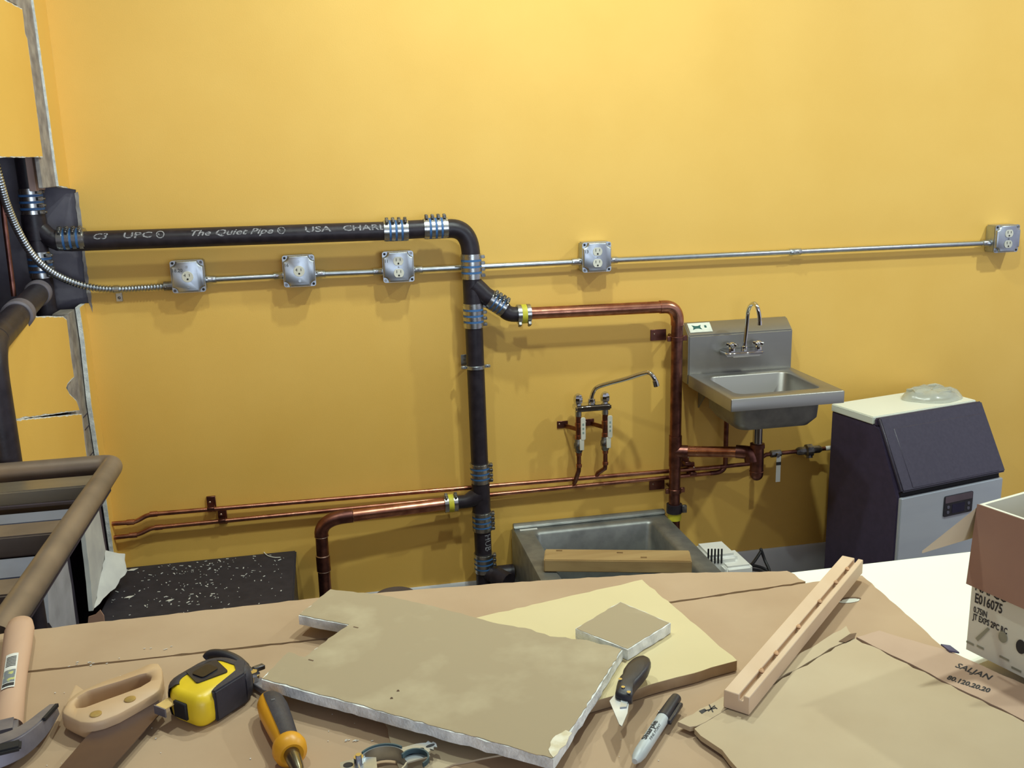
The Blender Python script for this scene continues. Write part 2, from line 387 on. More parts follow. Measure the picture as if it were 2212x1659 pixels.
MB().tube(arc(w1+wd*.025, P(1092, 680, OFF), w2, 10)+[P(1134, 678, OFF)], RI-.004, 24).build('bend', iron, dl)
cy1 = coupling(P(1131, 678, OFF), X, V(0, -.5, -.85), .046, .0315, 2, blue=False, yellow=True)
coupling(vx(zC6), Z, V(1, -.12, 0), .082)
zC7 = P(1043, 1020, OFF).z; zC8 = P(1047, 1124, OFF).z; zC9 = P(1048, 1214, OFF).z
pipe_seg(vx(zC6), vx(zC7))
coupling(vx(zC7), Z, V(1, -.25, .0), .072); coupling(vx(zC8), Z, V(1, -.25, 0), .072); coupling(vx(zC9), Z, V(1, -.25, 0), .072)
MB().cyl(vx(zC7), vx(zC8), RI+.002, n=28).build('tee_fitting', iron, dl)
tb = P(990, 1085, OFF); tz = tb.z
MB().tube([vx(tz+.02), V(vx(tz).x-.03, -OFF, tz+.008), V(vx(tz).x-.055, -OFF, tz), P(968, 1087, OFF)], [RI+.004, RI, RI-.006, RI-.007], 24).build('tee_branch', iron, dl)
coupling(P(974, 1087, OFF), P(990, 1085, OFF)-P(960, 1088.5, OFF), V(0, -.35, 1), .046, .0305, 2, blue=False, yellow=True)
lowp = pipe_seg(vx(zC8), vx(zC9))
pipe_seg(vx(zC9), vx(0.005))
ct = P(1072, 1245, OFF+.04)
MB().cyl(vx(ct.z+.0)*1, ct, .026, n=22).cyl(ct, ct+V(.035, -.05, -.005), .033, n=12).cyl(P(1092, 1238, .06)-V(.03,0,0), P(1092, 1238, .06)+V(.03, 0, 0), .03, n=20).build('cleanout_plug', iron, dl)
# split ring hanger on the stack
zr = P(1027, 792, OFF).z
hg = MB().lathe([(RI, -.006), (RI+.004, -.006), (RI+.004, .006), (RI, .006)], vx(zr), Z, 28)
for s_ in (-1, 1): hg.obox(vx(zr)+V(s_*(RI+.011), 0, 0), V(.009, 0, 0), V(0, .006, 0), V(0, 0, .005)); hg.cyl(vx(zr)+V(s_*(RI+.013), -.012, 0), vx(zr)+V(s_*(RI+.013), .012, 0), .0035, n=10)
hgo = hg.build('hanger_ring', galv, dl, bevel=.001, seg=1)
tp = P(1003, 777, .004); MB().box((tp.x-.012, -.004, tp.z-.02), (tp.x+.022, -.001, tp.z+.018)).build('hanger_plate', galv, hgo, bevel=.001, seg=1)
MB().cyl(tp+V(0, 0, 0), tp+V(0, -.006, 0), .004, n=10).cyl(vx(zr)+V(0, RI, 0), V(vx(zr).x, -.003, zr), .005, n=10).build('hanger_screw', screwM, hgo)
# inside the opened corner: riser, tee, branch towards the room
cxx = -.844
def rv(z): return V(cxx, -OFF, z)
pipe_seg(rv(1.25), rv(2.3), 'riser_pipe')
coupling(V(cxx, -OFF, P(62, 437, OFF).z), Z, V(.75, -.6, 0), .080)
MB().tube([rv(zh+.10), rv(zh+.06), rv(zh+.01)], [RI+.004, RI+.006, RI+.004], 24).tube([rv(zh+.055), V(cxx+.03, -OFF, zh+.018), V(cxx+.06, -OFF, zh+.003), A0-horizontal*.03], [RI, RI, RI, RI], 24).build('sanitary_tee', iron, dl)
coupling(V(cxx, -OFF, P(88, 572, OFF).z), Z, V(.75, -.6, 0), .078)
pipe_seg(rv(.9), rv(1.25), 'riser_pipe')
b0, b1 = V(-.845, -.10, 1.268), V(-.727, -.945, 1.256)
bd = (b1-b0).normalized()
brp = pipe_seg(b0, b1, 'branch_pipe', .032)
MB().lathe([(.034, 0), (.0375, .003), (.0375, .05), (.034, .055)], b0+bd*.06, bd, 28).build('branch_hub', mat('grey_iron', (112, 106, 114), .6, scale=30), brp)
MB().lathe([(.034, 0), (.0385, .003), (.0385, .06), (.034, .065)], b0+bd*.45, bd, 28).build('branch_hub', mat('grey_iron', (112, 106, 114), .6, scale=30), brp)
MB().tube(arc(b1-bd*.02, b1+bd*.07, b1+bd*.07+V(.0, 0, -.09), 10)+[b1+bd*.07+V(0, 0, -1.22)], .032, 24).build('branch_drop', iron, brp)
# stencilled lettering on the horizontal run
def on_pipe(o, axis, r, ang0):
    o, a = Vector(o), Vector(axis).normalized(); u = V(0, -1, 0); u = (u-a*u.dot(a)).normalized(); wv = a.cross(u)
    if wv.z < 0: wv = -wv
    def fn(x, y):
        t = ang0+y/r; return o+a*x+(u*math.cos(t)+wv*math.sin(t))*(r+.0006)
    return fn
def along(pxx): return A0+horizontal*((P(pxx, 521-(pxx-178)*.0337, OFF)-A0).dot(horizontal))
for body, xa, xb, sh in (('C3', 207, 238, .3), ('UPC', 271, 333, .1), ('The Quiet Pipe', 416, 592, .35), ('USA', 660, 716, .0), ('CHARL', 741, 832, .0)):
    text('stencil_lettering', body, .027, on_pipe(along(xa), horizontal, RI, .22), stencil, hp, cuts=3, shear=sh, bold=.0004, width=(along(xb)-along(xa)).length)
for xa in (350, 609):
    f_ = on_pipe(along(xa), horizontal, RI, .52)
    ring = MB(); n = 20
    ring.loft([[f_(rr*math.cos(2*math.pi*i/n), rr*math.sin(2*math.pi*i/n)) for i in range(n)] for rr in (.0125, .0095)], False, False)
    ring.build('stencil_ring', stencil, hp)
    text('stencil_lettering', 'R', .011, on_pipe(along(xa-5), horizontal, RI, .40), stencil, hp, cuts=1)
text('stencil_lettering', 'HUB', .036, (lambda x, y: vx(zC8-.045-x*1.0)+V(math.sin(.1+y/RI)*(RI+.0006), -math.cos(.1+y/RI)*(RI+.0006), 0)), stencil, lowp, cuts=3, width=.06)

# ================================================================== copper drain lines
RC = .0206
cu1 = thing('copper_drain_pipe', P(1455, 1100, OFF), 'copper drain pipe running from the black stack down past the wall sink to its trap', 'pipe')
c0, c1 = P(1142, 677, OFF), P(1432, 663, OFF)
cv0 = P(1463, 700, OFF); cvx = cv0.x
MB().cyl(c0, c1, RC, n=26).build('pipe_length', copper, cu1)
ve = V(cvx, -OFF, c1.z-.055)
MB().tube([c1-X*.012]+arc(c1, V(cvx, -OFF, c1.z+.002), ve, 12)+[ve-Z*.012], RC+.0022, 26).build('elbow', copper, cu1)
zlow = P(1455, 1100, OFF).z
MB().cyl(ve, V(cvx-.002, -OFF, zlow), RC, n=26).build('pipe_length', copperD, cu1)
zt_ = P(1460, 975, OFF).z
MB().cyl(V(cvx-.001, -OFF, zt_+.06), V(cvx-.001, -OFF, zt_-.055), RC+.0025, n=26).build('tee_fitting', copperD, cu1)
ta = V(cvx+.02, -OFF-.004, zt_); tb2 = P(1612, 977, .235)
MB().cyl(V(cvx, -OFF, zt_), ta+V(.02, -.014, 0), RC+.0035, n=24).build('tee_branch', copperD, cu1)
MB().cyl(ta, tb2, RC-.001, n=26).build('trap_arm', copper, cu1)
tail = P(1637, 935, .25)
zb_ = P(1630, 1025, .25).z
tx = tail.x
MB().tube([tb2+V(-.03, .018, 0), tb2]+arc(tb2+V(.005, -.004, 0), V(tx-.022, -.245, tb2.z), V(tx-.02, -.25, tb2.z-.03), 6), RC+.003, 22).build('trap_bend', copperD, cu1)
rb_ = RC+.003
MB().lathe([(.001, zb_-.022-(tb2.z+.03))]+[(rb_*math.sin(R(15*k)), zb_-.022-(tb2.z+.03)+.024*(1-math.cos(R(15*k)))) for k in range(1, 7)]+[(rb_-.001, 0)], (tx, -.25, tb2.z+.03), Z, 26).build('trap_bowl', copperD, cu1)
MB().lathe([(rb_, -.002), (rb_+.0018, 0), (rb_, .002)], (tx, -.25, zb_+.012), Z, 26).build('solder_joint', copperD, cu1)
MB().lathe([(RC+.001, -.009), (RC+.006, -.007), (RC+.006, .007), (RC+.001, .009)], (tx, -.25, tb2.z+.026), Z, 8).build('slip_nut', copperD, cu1)
MB().cyl((tx, -.25, tb2.z+.02), (tx, -.25, .735), .0165, n=22).build('tailpiece', chrome, cu1)
for zz in (P(1462, 731, OFF).z, P(1455, 1060, OFF).z):
    mb = MB().lathe([(RC, -.008), (RC+.004, -.008), (RC+.004, .008), (RC, .008)], (cvx-.001, -OFF, zz), Z, 26)
    mb.box((cvx+RC, -OFF-.004, zz-.009), (cvx+RC+.016, -OFF+.004, zz+.009))
    mb.box((cvx-RC-.016, -OFF-.004, zz-.009), (cvx-RC, -OFF+.004, zz+.009)); mb.cyl((cvx-.001, -OFF+RC, zz), (cvx-.001, -.003, zz), .006, n=10)
    br = mb.build('pipe_bracket', copperD, cu1, bevel=.001, seg=1)
    q = V(cvx-.058, 0, zz+.002)
    MB().box((q.x-.014, -.004, q.z-.02), (q.x+.045, -.001, q.z+.02)).build('bracket_plate', copperD, br, bevel=.001, seg=1)
    MB().ball(q+V(0, -.005, .004), .004, .003, .004, 8, 5).build('bracket_screw', solder, br)
MB().cyl((cvx-.002, -OFF, zlow+.02), (cvx-.002, -OFF, zlow-.012), RC+.008, n=22).build('end_coupling', iron, cu1)
MB().cyl((cvx-.001, -OFF, zlow-.012), (cvx-.001, -OFF, zlow-.04), RC+.004, n=22).build('yellow_collar', yelLab, cu1)
MB().cyl((cvx-.001, -OFF, zlow-.04), (cvx-.001, -OFF, .003), RC, n=22).build('pipe_length', copperD, cu1)
MB().obox((cvx+.03, -OFF-.015, zlow+.004), (.009, 0, 0), (0, .006, 0), (0, 0, .014)).build('clamp_screw', screwM, cu1, bevel=.001, seg=1)

cu2 = thing('copper_drain_pipe', P(690, 1290, .1), 'fat copper waste pipe bending from the black tee down beside the black floor box', 'pipe')
d0, d1 = P(960, 1089, OFF), P(745, 1116, OFF+.02)
RD = .0212
MB().cyl(d0, d1, RD, n=26).build('pipe_length', copper, cu2)
dq = P(694, 1150, OFF+.02)
MB().tube([d1+(d0-d1).normalized()*.025]+arc(d1, P(697, 1122, OFF+.02), dq, 12)+[dq-Z*.012], RD+.0022, 26).build('elbow', copperD, cu2)
MB().cyl(dq, V(dq.x-.003, dq.y, .003), RD, n=26).build('pipe_length', copperD, cu2)
zz = P(692, 1217, .1).z
MB().lathe([(RD, -.028), (RD+.0025, -.027), (RD+.0025, .027), (RD, .028)], V(dq.x-.001, dq.y, zz), Z, 26).build('sleeve', copperD, cu2)
for q, ax in ((d1+(d0-d1).normalized()*.026, d0-d1), (V(dq.x, dq.y, dq.z-.014), Z), (V(dq.x-.001, dq.y, zz+.028), Z), (V(dq.x-.001, dq.y, zz-.028), Z)):
    MB().lathe([(RD, -.0022), (RD+.0032, 0), (RD, .0022)], q, ax, 26).build('solder_joint', solder, cu2)

# small supply lines
RS = .0078
def bracket(par, q, side):       # tab plate on the wall and a saddle over the pipe
    MB().box((q.x-.0145, -.010, q.z-.02), (q.x+.0145, -.001, q.z+.035*1)).box((q.x-.012, -.04, q.z-.006), (q.x+.012, -.006, q.z+.006)).build('pipe_bracket', copperD, par, bevel=.001, seg=1)
    MB().ball(q+V(0, -.035+.022, .026), .004, .003, .004, 8, 5).build('bracket_screw', solder, par)
def supply(name, pxs, ends, label):
    t = thing('copper_water_pipe', P(*ends[0], .03), label, 'pipe')
    return t
s1 = thing('copper_water_pipe', P(245, 1131, .03), 'upper thin copper water pipe running along the wall towards the wall sink', 'pipe')
pth = [P(238, 1132, .028), P(282, 1128, .028), P(296, 1125, .028), P(315, 1115, .028), P(332, 1110.5, .028)]
zs1 = P(640, 1086, .028).z
q1 = P(1560, 994, .03)
MB().tube(smooth_path(pth[:5], 5), RS, 12).build('offset_bend', copper, s1)
MB().cyl(pth[-1], V(q1.x, -.028, zs1-.012), RS, n=14).build('pipe_length', copper, s1)
zs1e = zs1-.012
for pp in (pth[1], pth[-1]): MB().cyl(pp-X*.012, pp+X*.012, RS+.0018, n=14).build('solder_joint', copper, s1)
bracket(s1, P(456, 1098, .028), 1); bracket(s1, P(1484, 1000, .028), 1)
s2 = thing('copper_water_pipe', P(250, 1161, .03), 'lower thin copper water pipe turning up to the wall sink supply', 'pipe')
pth = [P(243, 1162, .028), P(288, 1156, .028), P(304, 1152, .028), P(326, 1142, .028), P(343, 1139, .028)]
zs2 = P(1440, 1022, .028).z; zs2l = pth[-1].z
MB().tube(smooth_path(pth, 5), RS, 12).build('offset_bend', copper, s2)
u0, u1 = P(1545, 1023, .028), P(1567, 1000, .028)
MB().cyl(pth[-1], V(u0.x, -.028, u0.z+.003), RS, n=14).build('pipe_length', copper, s2)
for pp in (pth[1], pth[-1]): MB().cyl(pp-X*.012, pp+X*.012, RS+.0018, n=14).build('solder_joint', copper, s2)
bracket(s2, P(480, 1124, .028), 1); bracket(s2, P(1496, 1022, .028), 1)
MB().tube([V(u0.x-.02, -.028, u0.z+.003)]+arc(V(u0.x, -.028, u0.z+.003), V(u1.x, -.028, u0.z+.003), u1, 8)+[V(u1.x, -.028, .80)], RS+.001, 14).build('riser', copperD, s2)
# line to the ice maker with valve, tag and filter
s3 = thing('water_supply_line', P(1660, 981, .05), 'short copper line with valve, hanging paper tag and union feeding the ice maker', 'pipe')
la, lb = V(q1.x-.01, -.028, zs1e), P(1790, 968, .06)
lm = P(1655, 982, .045)
MB().tube([la, V(lm.x-.05, -.035, la.z+.004), lm, lb], RS, 12).build('pipe_length', copperD, s3)
vq = lm.lerp(lb, .15); MB().lathe([(.010, -.022), (.014, -.018), (.014, .018), (.010, .022)], vq, lb-lm, 8).cyl(vq, vq+V(0, -.025, .0), .007, n=10).build('stop_valve', screwM, s3)
tq = vq+V(.002, -.022, -.004); MB().obox(tq+V(0, 0, -.050), (.009, 0, 0), (0, .0006, 0), (0, 0, .05)).build('paper_tag', whiteP, s3)
MB().obox(tq+V(0, -.0008, -.028), (.0095, 0, 0), (0, .0006, 0), (0, 0, .006)).build('tag_band', inkM, s3)
uq = lm.lerp(lb, .68); MB().lathe([(.010, -.05), (.016, -.04), (.016, -.015), (.024, -.01), (.024, .012), (.015, .016), (.015, .04), (.009, .05)], uq, lb-lm, 8).cyl(uq, uq+V(0, -.01, -.028), .012, n=10).build('union', screwM, s3)
MB().cyl(lb-X*.012, lb+V(.02, -.01, .004), .009, n=12).build('white_fitting', whiteP, s3)

# ================================================================== electrical boxes and conduit
def outlet(c, kind, mark, label, rot=0.):
    t = thing('outlet_box', V(c.x, 0, c.z), label, 'outlet box', 'square steel outlet boxes along the conduit')
    hs = .0508
    MB().box((c.x-hs+.001, -.054, c.z-hs+.001), (c.x+hs-.001, -.0005, c.z+hs-.001)).build('box_body', galvB, t, bevel=.004)
    rr = rrect(.1016, .1016, .008, 4)
    MB().prism([V(c.x+a, -.054, c.z+b) for a, b in rr], (0, -.002, 0)).build('cover_flange', galvB, t)
    # raised cover with scooped corners
    def cov(s, q):
        o = []
        for sx, sy, a0 in ((1, 1, 270), (-1, 1, 0), (-1, -1, 90), (1, -1, 180)):
            ks = range(7) 
            for k in ks:
                a = R(a0-90*k/6+0) 
                o.append((sx*s+q*math.cos(a), sy*s+q*math.sin(a)))
        return o
    def scoop(s, q):
        o = []
        for sx, sy in ((1, 1), (-1, 1), (-1, -1), (1, -1)):
            seq = []
            for k in range(7):
                a = math.pi/2*k/6
                seq.append((sx*(s-q*math.cos(a)) if False else sx*s-sx*q*math.cos(a), sy*s-sy*q*math.sin(a)))
            # start on the side this corner is reached from when going counter-clockwise
            if sx*sy > 0: seq = seq[::-1]
            o += seq
        return o
    l0 = [V(c.x+a, -.0555, c.z+b) for a, b in scoop(.0500, .0165)]
    l1 = [V(c.x+a, -.0630, c.z+b) for a, b in scoop(.0488, .0175)]
    l2 = [V(c.x+a, -.0655, c.z+b) for a, b in scoop(.0465, .0185)]
    pl = MB().loft([l0, l1, l2], False, True).build('raised_cover', galvB, t, smooth=50)
    for sx, sy in ((1, 1), (-1, -1), (1, -1), (-1, 1)):
        q = V(c.x+sx*.043, -.056, c.z+sy*.043)
        if (sx, sy) in ((1, 1), (-1, -1)): MB().cyl(q, q+V(0, -.003, 0), .0045, n=12).build('cover_screw', screwM, t)
        else: MB().cyl(q, q+V(0, -.0006, 0), .0042, n=12).build('ear_hole', darkslot, t)
    y = -.0656
    def slot(cx_, cz_, w_, h_, par): MB().box((cx_-w_/2, y-.0028, cz_-h_/2), (cx_+w_/2, y-.0015, cz_+h_/2)).build('slot', darkslot, par)
    def face(cz_, r_, cut):
        if cut: rr_ = [(max(-r_, min(r_, 1.0*r_*math.cos(2*math.pi*i/32))), max(-cut, min(cut, r_*math.sin(2*math.pi*i/32)))) for i in range(32)]
        else: rr_ = [(r_*math.cos(2*math.pi*i/32), r_*math.sin(2*math.pi*i/32)) for i in range(32)]
        f = MB().prism([V(c.x+a, y, cz_+b) for a, b in rr_], (0, -.002, 0)).build('receptacle_face', creamP, t, bevel=.0005, seg=1)
        slot(c.x-.0065, cz_+.005, .0016, .009, f); slot(c.x+.0065, cz_+.005, .0016, .008, f)
        if not cut: slot(c.x-.0085, cz_+.005, .005, .0016, f)
        MB().cyl((c.x, y-.0015, cz_-.0075), (c.x, y-.0028, cz_-.0075), .003, n=12).build('slot', darkslot, f)
    if kind == 'round':
        face(c.z, .0175, 0)
        for d in (.031, -.031): MB().cyl((c.x, y, c.z+d), (c.x, y-.0022, c.z+d), .0042, n=12).build('cover_screw', galv, t)
    else:
        face(c.z+.0195, .0165, .0138); face(c.z-.0195, .0165, .0138)
        MB().cyl((c.x, y, c.z), (c.x, y-.002, c.z), .0022, n=10).build('cover_screw', screwM, t)
    if mark: text('pen_mark', mark, .015, flat((c.x-.043, y-.0006, c.z+.016), X, Z), inkM, pl)
    return t
bx = []
for (a, b), k, mk, lb_ in (((405, 598), 'round', '18,20', 'steel outlet box with one round socket where the flexible conduit ends'),
                        ((646, 586), 'round', '16', 'steel outlet box with one round socket, second from the left corner'),
                        ((861, 577), 'duplex', '11', 'shiny steel double outlet box just left of the black vertical pipe'),
                        ((1291, 556), 'duplex', '13', 'shiny steel double outlet box between the black pipe and the wall sink'),
                        ((2179, 516), 'duplex', None, 'dull steel double outlet box at the far right end of the conduit')):
    q = P(a, b, .066); bx.append(q); outlet(q, k, mk, lb_)
RE = .0093
def conduit(i, label, joint=None):
    a, b = bx[i], bx[i+1]; za, zb2 = a.z-.016, b.z-.016
    pa, pb = V(a.x+.051, -.028, za), V(b.x-.051, -.028, zb2)
    t = thing('conduit', pa.lerp(pb, .5), label, 'conduit', 'rigid steel conduit runs between the outlet boxes')
    MB().cyl(pa+X*.01, pb-X*.01, RE, n=18).build('conduit_tube', galv, t)
    for q, s_ in ((pa, 1), (pb, -1)):
        c_ = MB().lathe([(.0135, -.001), (.0135, .007), (.0118, .009), (.0118, .030), (.0105, .031)], q, X*s_, 18).build('set_screw_connector', galv, t)
        MB().cyl(q+V(s_*.020, -.010, .002), q+V(s_*.020, -.0165, .003), .0035, n=10).build('set_screw', chrome, c_)
        MB().cyl(q+V(s_*.004, -.010, .004), q+V(s_*.004, -.0155, .006), .003, n=8).build('set_screw', chrome, c_)
    if joint:
        q = pa.lerp(pb, joint)
        c_ = MB().lathe([(.0105, -.022), (.0122, -.020), (.0122, .020), (.0105, .022)], q, X, 18).build('coupling', galv, t)
        for d in (-.01, .01): MB().cyl(q+V(d, -.010, 0), q+V(d, -.016, 0), .003, n=8).build('set_screw', chrome, c_)
    return t
conduit(0, 'short steel conduit between the two round-socket outlet boxes')
conduit(1, 'short steel conduit from the second round-socket box to the box left of the black pipe')
conduit(2, 'steel conduit passing behind the black vertical pipe')
conduit(3, 'long steel conduit running right to the end outlet box above the wall sink', .47)
fx = thing('flexible_conduit', P(252, 626, .03), 'ribbed flexible metal conduit sagging from the opened corner to the first outlet box', 'conduit')
ctrl = [P(-14, 340, .42), P(0, 392, .38), P(14, 440, .32), P(38, 497, .24), P(72, 553, .17), P(112, 588, .11), P(160, 611, .055), P(205, 622, .03), P(252, 625, .026), P(310, 622, .027), P(352, 619, .028), P(368, 617.5, .028)]
pth = smooth_path(ctrl, 12)
Ls = [0]
for i in range(1, len(pth)): Ls.append(Ls[-1]+(pth[i]-pth[i-1]).length)
den = []; rad = []; step = .0024; k = 0; i = 0
while k*step < Ls[-1]:
    d = k*step
    while i < len(Ls)-2 and Ls[i+1] < d: i += 1
    den.append(pth[i].lerp(pth[i+1], (d-Ls[i])/(Ls[i+1]-Ls[i]))); rad.append((.0108, .0118, .0108, .0082)[k % 4]); k += 1
MB().tube(den, rad, 12).build('ribbed_tube', galv, fx, smooth=80)
q = P(362, 618, .028); MB().cyl(q-X*.012, V(bx[0].x-.05, -.028, q.z), .0145, n=16).cyl(q+V(-.004, -.012, 0), q+V(-.004, -.018, 0), .004, n=8).build('connector', screwM, fx, bevel=.001, seg=1)
q = P(252, 625, .026)
MB().lathe([(.0115, -.008), (.0128, -.007), (.0128, .007), (.0115, .008)], q, X, 16).build('strap_saddle', galv, fx)
MB().box((q.x-.010, -.004, q.z-.042), (q.x+.010, -.001, q.z-.010)).build('strap_tab', galv, fx, bevel=.001, seg=1)
MB().ball((q.x, -.005, q.z-.03), .0045, .003, .0045, 10, 6).build('strap_screw', screwM, fx)
cr_ = thing('copper_riser', (-.93, -.55, .5), 'thin vertical copper pipe inside the opened wall at the far left', 'pipe')
MB().tube([LW(2, 395, -.86), LW(10, 480, -.86), LW(22, 575, -.86), LW(30, 640, -.86)], .007, 12).build('pipe_length', copperD, cr_)

# ================================================================== wall faucet with two stop valves
wf = thing('wall_faucet', P(1280, 895, .06), 'chrome two-handle faucet with long spout fed by two valved copper risers', 'faucet')
fo = .075
fc = P(1281, 881, fo+.02); xl, xr = P(1243, 883, fo+.02).x, P(1320, 878, fo+.02).x
MB().box((xl, -fo-.028, fc.z-.011), (xr, -fo+.028, fc.z+.011)).build('faucet_body', chrome, wf, bevel=.005, seg=3)
hl, hr = P(1249, 862, fo), P(1307, 856, fo)
for q in (hl, hr):
    h_ = MB().lathe([(.010, -.012), (.016, -.006), (.0175, .004), (.0165, .014), (.012, .022), (.004, .026)], V(q.x, -fo, fc.z+.024), Z, 8).build('lever_handle', chrome, wf, smooth=30)
    MB().cyl((q.x, -fo, fc.z+.006), (q.x, -fo, fc.z+.02), .011, n=16).build('handle_base', chrome, h_)
sp0 = V(P(1278, 870, fo).x, -fo, fc.z+.01)
spo = [sp0, sp0+Z*.022, P(1281, 848, fo), P(1288, 838, fo+.005), P(1305, 831, fo+.02), P(1350, 819, fo+.07), P(1392, 806, fo+.115), P(1404, 806, fo+.13), P(1412, 815, fo+.14), P(1416, 824, fo+.142)]
MB().tube(smooth_path(spo, 6), .0078, 14).build('spout', chrome, wf)
MB().lathe([(.0125, 0), (.014, .004), (.013, .018), (.009, .02)], sp0, Z, 12).build('spout_nut', chrome, wf)
MB().cyl(P(1415, 822, fo+.142), P(1418, 834, fo+.142), .010, .0105, n=16).build('aerator', chrome, wf)
for i, q in enumerate((hl, hr)):
    x_ = q.x; zt0 = fc.z-.008
    py = (1047, 1019)[i]
    ze = (V(0, 0, zs2l)+V(0, 0, (zs2-zs2l)*.78)).z if i == 0 else zs1
    zv = P(1252, 962, fo).z
    MB().cyl((x_, -fo, zt0), (x_, -fo, zt0-.024), .0115, n=14).build('supply_nut', galv, wf)
    MB().cyl((x_, -fo, zt0-.02), (x_, -fo, zv), .0098, n=14).build('riser', copperD, wf)
    for zz in (zt0-.055, zt0-.10): MB().lathe([(.0098, -.008), (.0122, -.007), (.0122, .007), (.0098, .008)], (x_, -fo, zz), Z, 14).build('solder_joint', copper, wf)
    va = MB().lathe([(.011, -.026), (.014, -.022), (.014, -.012), (.0175, -.008), (.0175, .008), (.014, .012), (.014, .022), (.011, .026)], (x_, -fo, zv), Z, 8).build('ball_valve', screwM, wf)
    MB().cyl((x_, -fo-.01, zv-.004), (x_, -fo-.028, zv-.004), .006, n=10).build('valve_stem', solder, va)
    lvm = MB(); lvm.prism([V(x_+a+.009, -fo-.026, zv+.068+b) for a, b in rrect(.017, .082, .006, 4)], (0, -.005, 0)); lvm.box((x_-.004, -fo-.03, zv-.01), (x_+.012, -fo-.026, zv+.03))
    lv = lvm.build('valve_lever', creamP, va, bevel=.001, seg=1)
    for zz in (.05, .065, .08): MB().box((x_+.006, -fo-.0315, zv+zz), (x_+.012, -fo-.0305, zv+zz+.008)).build('lever_print', mat('pale_print', (150, 168, 160), .6, scale=9), lv)
    zmid = zv-.075
    ex = x_-(.006 if i == 0 else .018)
    MB().tube([V(x_, -fo, zv-.02), V(x_, -fo, zmid), V(x_, -fo+.004, zmid-.02), V(ex, -.045, ze+.014), V(ex, -.028, ze)], .0082, 12).build('riser', copperD, wf)
    for zz in (zv-.032, zmid): MB().lathe([(.0082, -.006), (.0106, -.005), (.0106, .005), (.0082, .006)], (x_, -fo, zz), Z, 14).build('solder_joint', copper, wf)
    bz = P(1230, 916, .004).z
    br = MB().box((x_-.06, -.004, bz-.013), (x_-.020, -.001, bz+.013)).obox((x_-.018, -.038, bz-.003), (.016, -.030, 0), (.001, .001, 0), (0, 0, .008)).build('riser_bracket', copperD, wf, bevel=.001, seg=1)
    MB().ball((x_-.052, -.006, bz+.003), .004, .003, .004, 8, 5).build('bracket_screw', solder, br)

# ================================================================== wall-hung hand sink
X0, X1 = 1.248, 1.646; SF = -.06; FR = -.432; RZ = .846; TZ = 1.025
hsk = thing('hand_sink', (1.447, -.2, .70), 'wall-hung stainless steel hand sink with square backsplash', 'sink')
FZ = .985
prof = [(0, RZ-.04), (0, TZ), (-.012, TZ), (SF, FZ), (SF, RZ-.004), (SF+.004, RZ-.04)]
MB().prism([V(X0, y-.0005, z) for y, z in prof], (X1-X0, 0, 0)).build('backsplash', stain, hsk, bevel=.004, seg=2)
def rect_loop(cx_, cy_, w_, h_, r_, z, n=6): return [V(cx_+a, cy_+b, z) for a, b in rrect(w_, h_, r_, n)]
cxm, cym = (X0+X1)/2, (SF+FR)/2; wd_, dp_ = X1-X0, SF-FR
bw, bd_ = wd_-.09, dp_-.10; by = cym+.004
lo = [rect_loop(cxm, cym, wd_, dp_, .004, RZ-.042), rect_loop(cxm, cym, wd_, dp_, .004, RZ-.003), rect_loop(cxm, cym, wd_-.006, dp_-.006, .005, RZ),
      rect_loop(cxm, by, bw, bd_, .035, RZ-.001), rect_loop(cxm, by, bw-.008, bd_-.008, .034, RZ-.006), rect_loop(cxm, by, bw-.02, bd_-.02, .035, RZ-.10), rect_loop(cxm, by, bw-.06, bd_-.06, .03, RZ-.125)]
MB().loft(lo, False, True).build('basin_rim', stain, hsk, smooth=50)
lo = [rect_loop(cxm, by, bw+.004, bd_+.004, .035, RZ-.006), rect_loop(cxm, by, bw-.008, bd_-.008, .037, RZ-.105), rect_loop(cxm, by, bw-.05, bd_-.05, .034, RZ-.133)]
MB().loft(lo, False, True).build('basin_shell', stainD, hsk, smooth=50)
MB().lathe([(.0, 0), (.036, 0), (.036, -.006), (.022, -.012), (.022, -.03), (.0, -.03)], (tail.x, -.25, RZ-.128), Z, 24).build('drain_cup', screwM, hsk)
MB().prism([(X0+.06, -.01, RZ-.05), (X0+.06, -.01, RZ-.14), (X0+.06, -.10, RZ-.05)], (.004, 0, 0)).build('mounting_bracket', stainD, hsk)
# maker's plate printed on the sloped ledge: dark emblem
sd = V(0, SF+.012, FZ-TZ).normalized()
sn = V(0, sd.z, -sd.y)
fe = lambda x, y: V(X0+.010+x, -.0125, TZ)+sd*(.050-y*1.2)+sn*.0012
MB().prism([fe(0, .002), fe(.085, .002), fe(.085, .038), fe(0, .038)], (0, -.0002, .0002)).build('maker_sticker', mat('sticker_white', (226, 230, 214), .5, scale=20), hsk)
em = [(.014, .030), (.026, .026), (.036, .026), (.048, .030), (.044, .021), (.048, .012), (.036, .016), (.026, .016), (.014, .012), (.018, .021)]
MB().prism([fe(a, b)+V(0, -.0003, .0003) for a, b in em], (0, -.0004, .0004)).build('emblem', teal, hsk)
MB().prism([fe(a, b)+V(0, -.0003, .0003) for a, b in ((.060, .018), (.068, .018), (.068, .027), (.060, .027))], (0, -.0004, .0004)).build('emblem', teal, hsk)
gf = thing('gooseneck_faucet', (1.46, -.07, .90), 'chrome gooseneck faucet with two cross handles on the sink backsplash', 'faucet')
gx0, gx1 = P(1565, 760, .11).x, P(1648, 765, .11).x
gz = P(1606, 762, .115).z
MB().box((gx0, -.125, gz-.010), (gx1, SF+.001, gz+.006)).build('faucet_body', chrome, gf, bevel=.006, seg=3)
MB().box((gx0+.03, -.115, gz-.016), (gx1-.01, SF+.001, gz-.008)).build('body_base', chrome, gf, bevel=.003, seg=2)
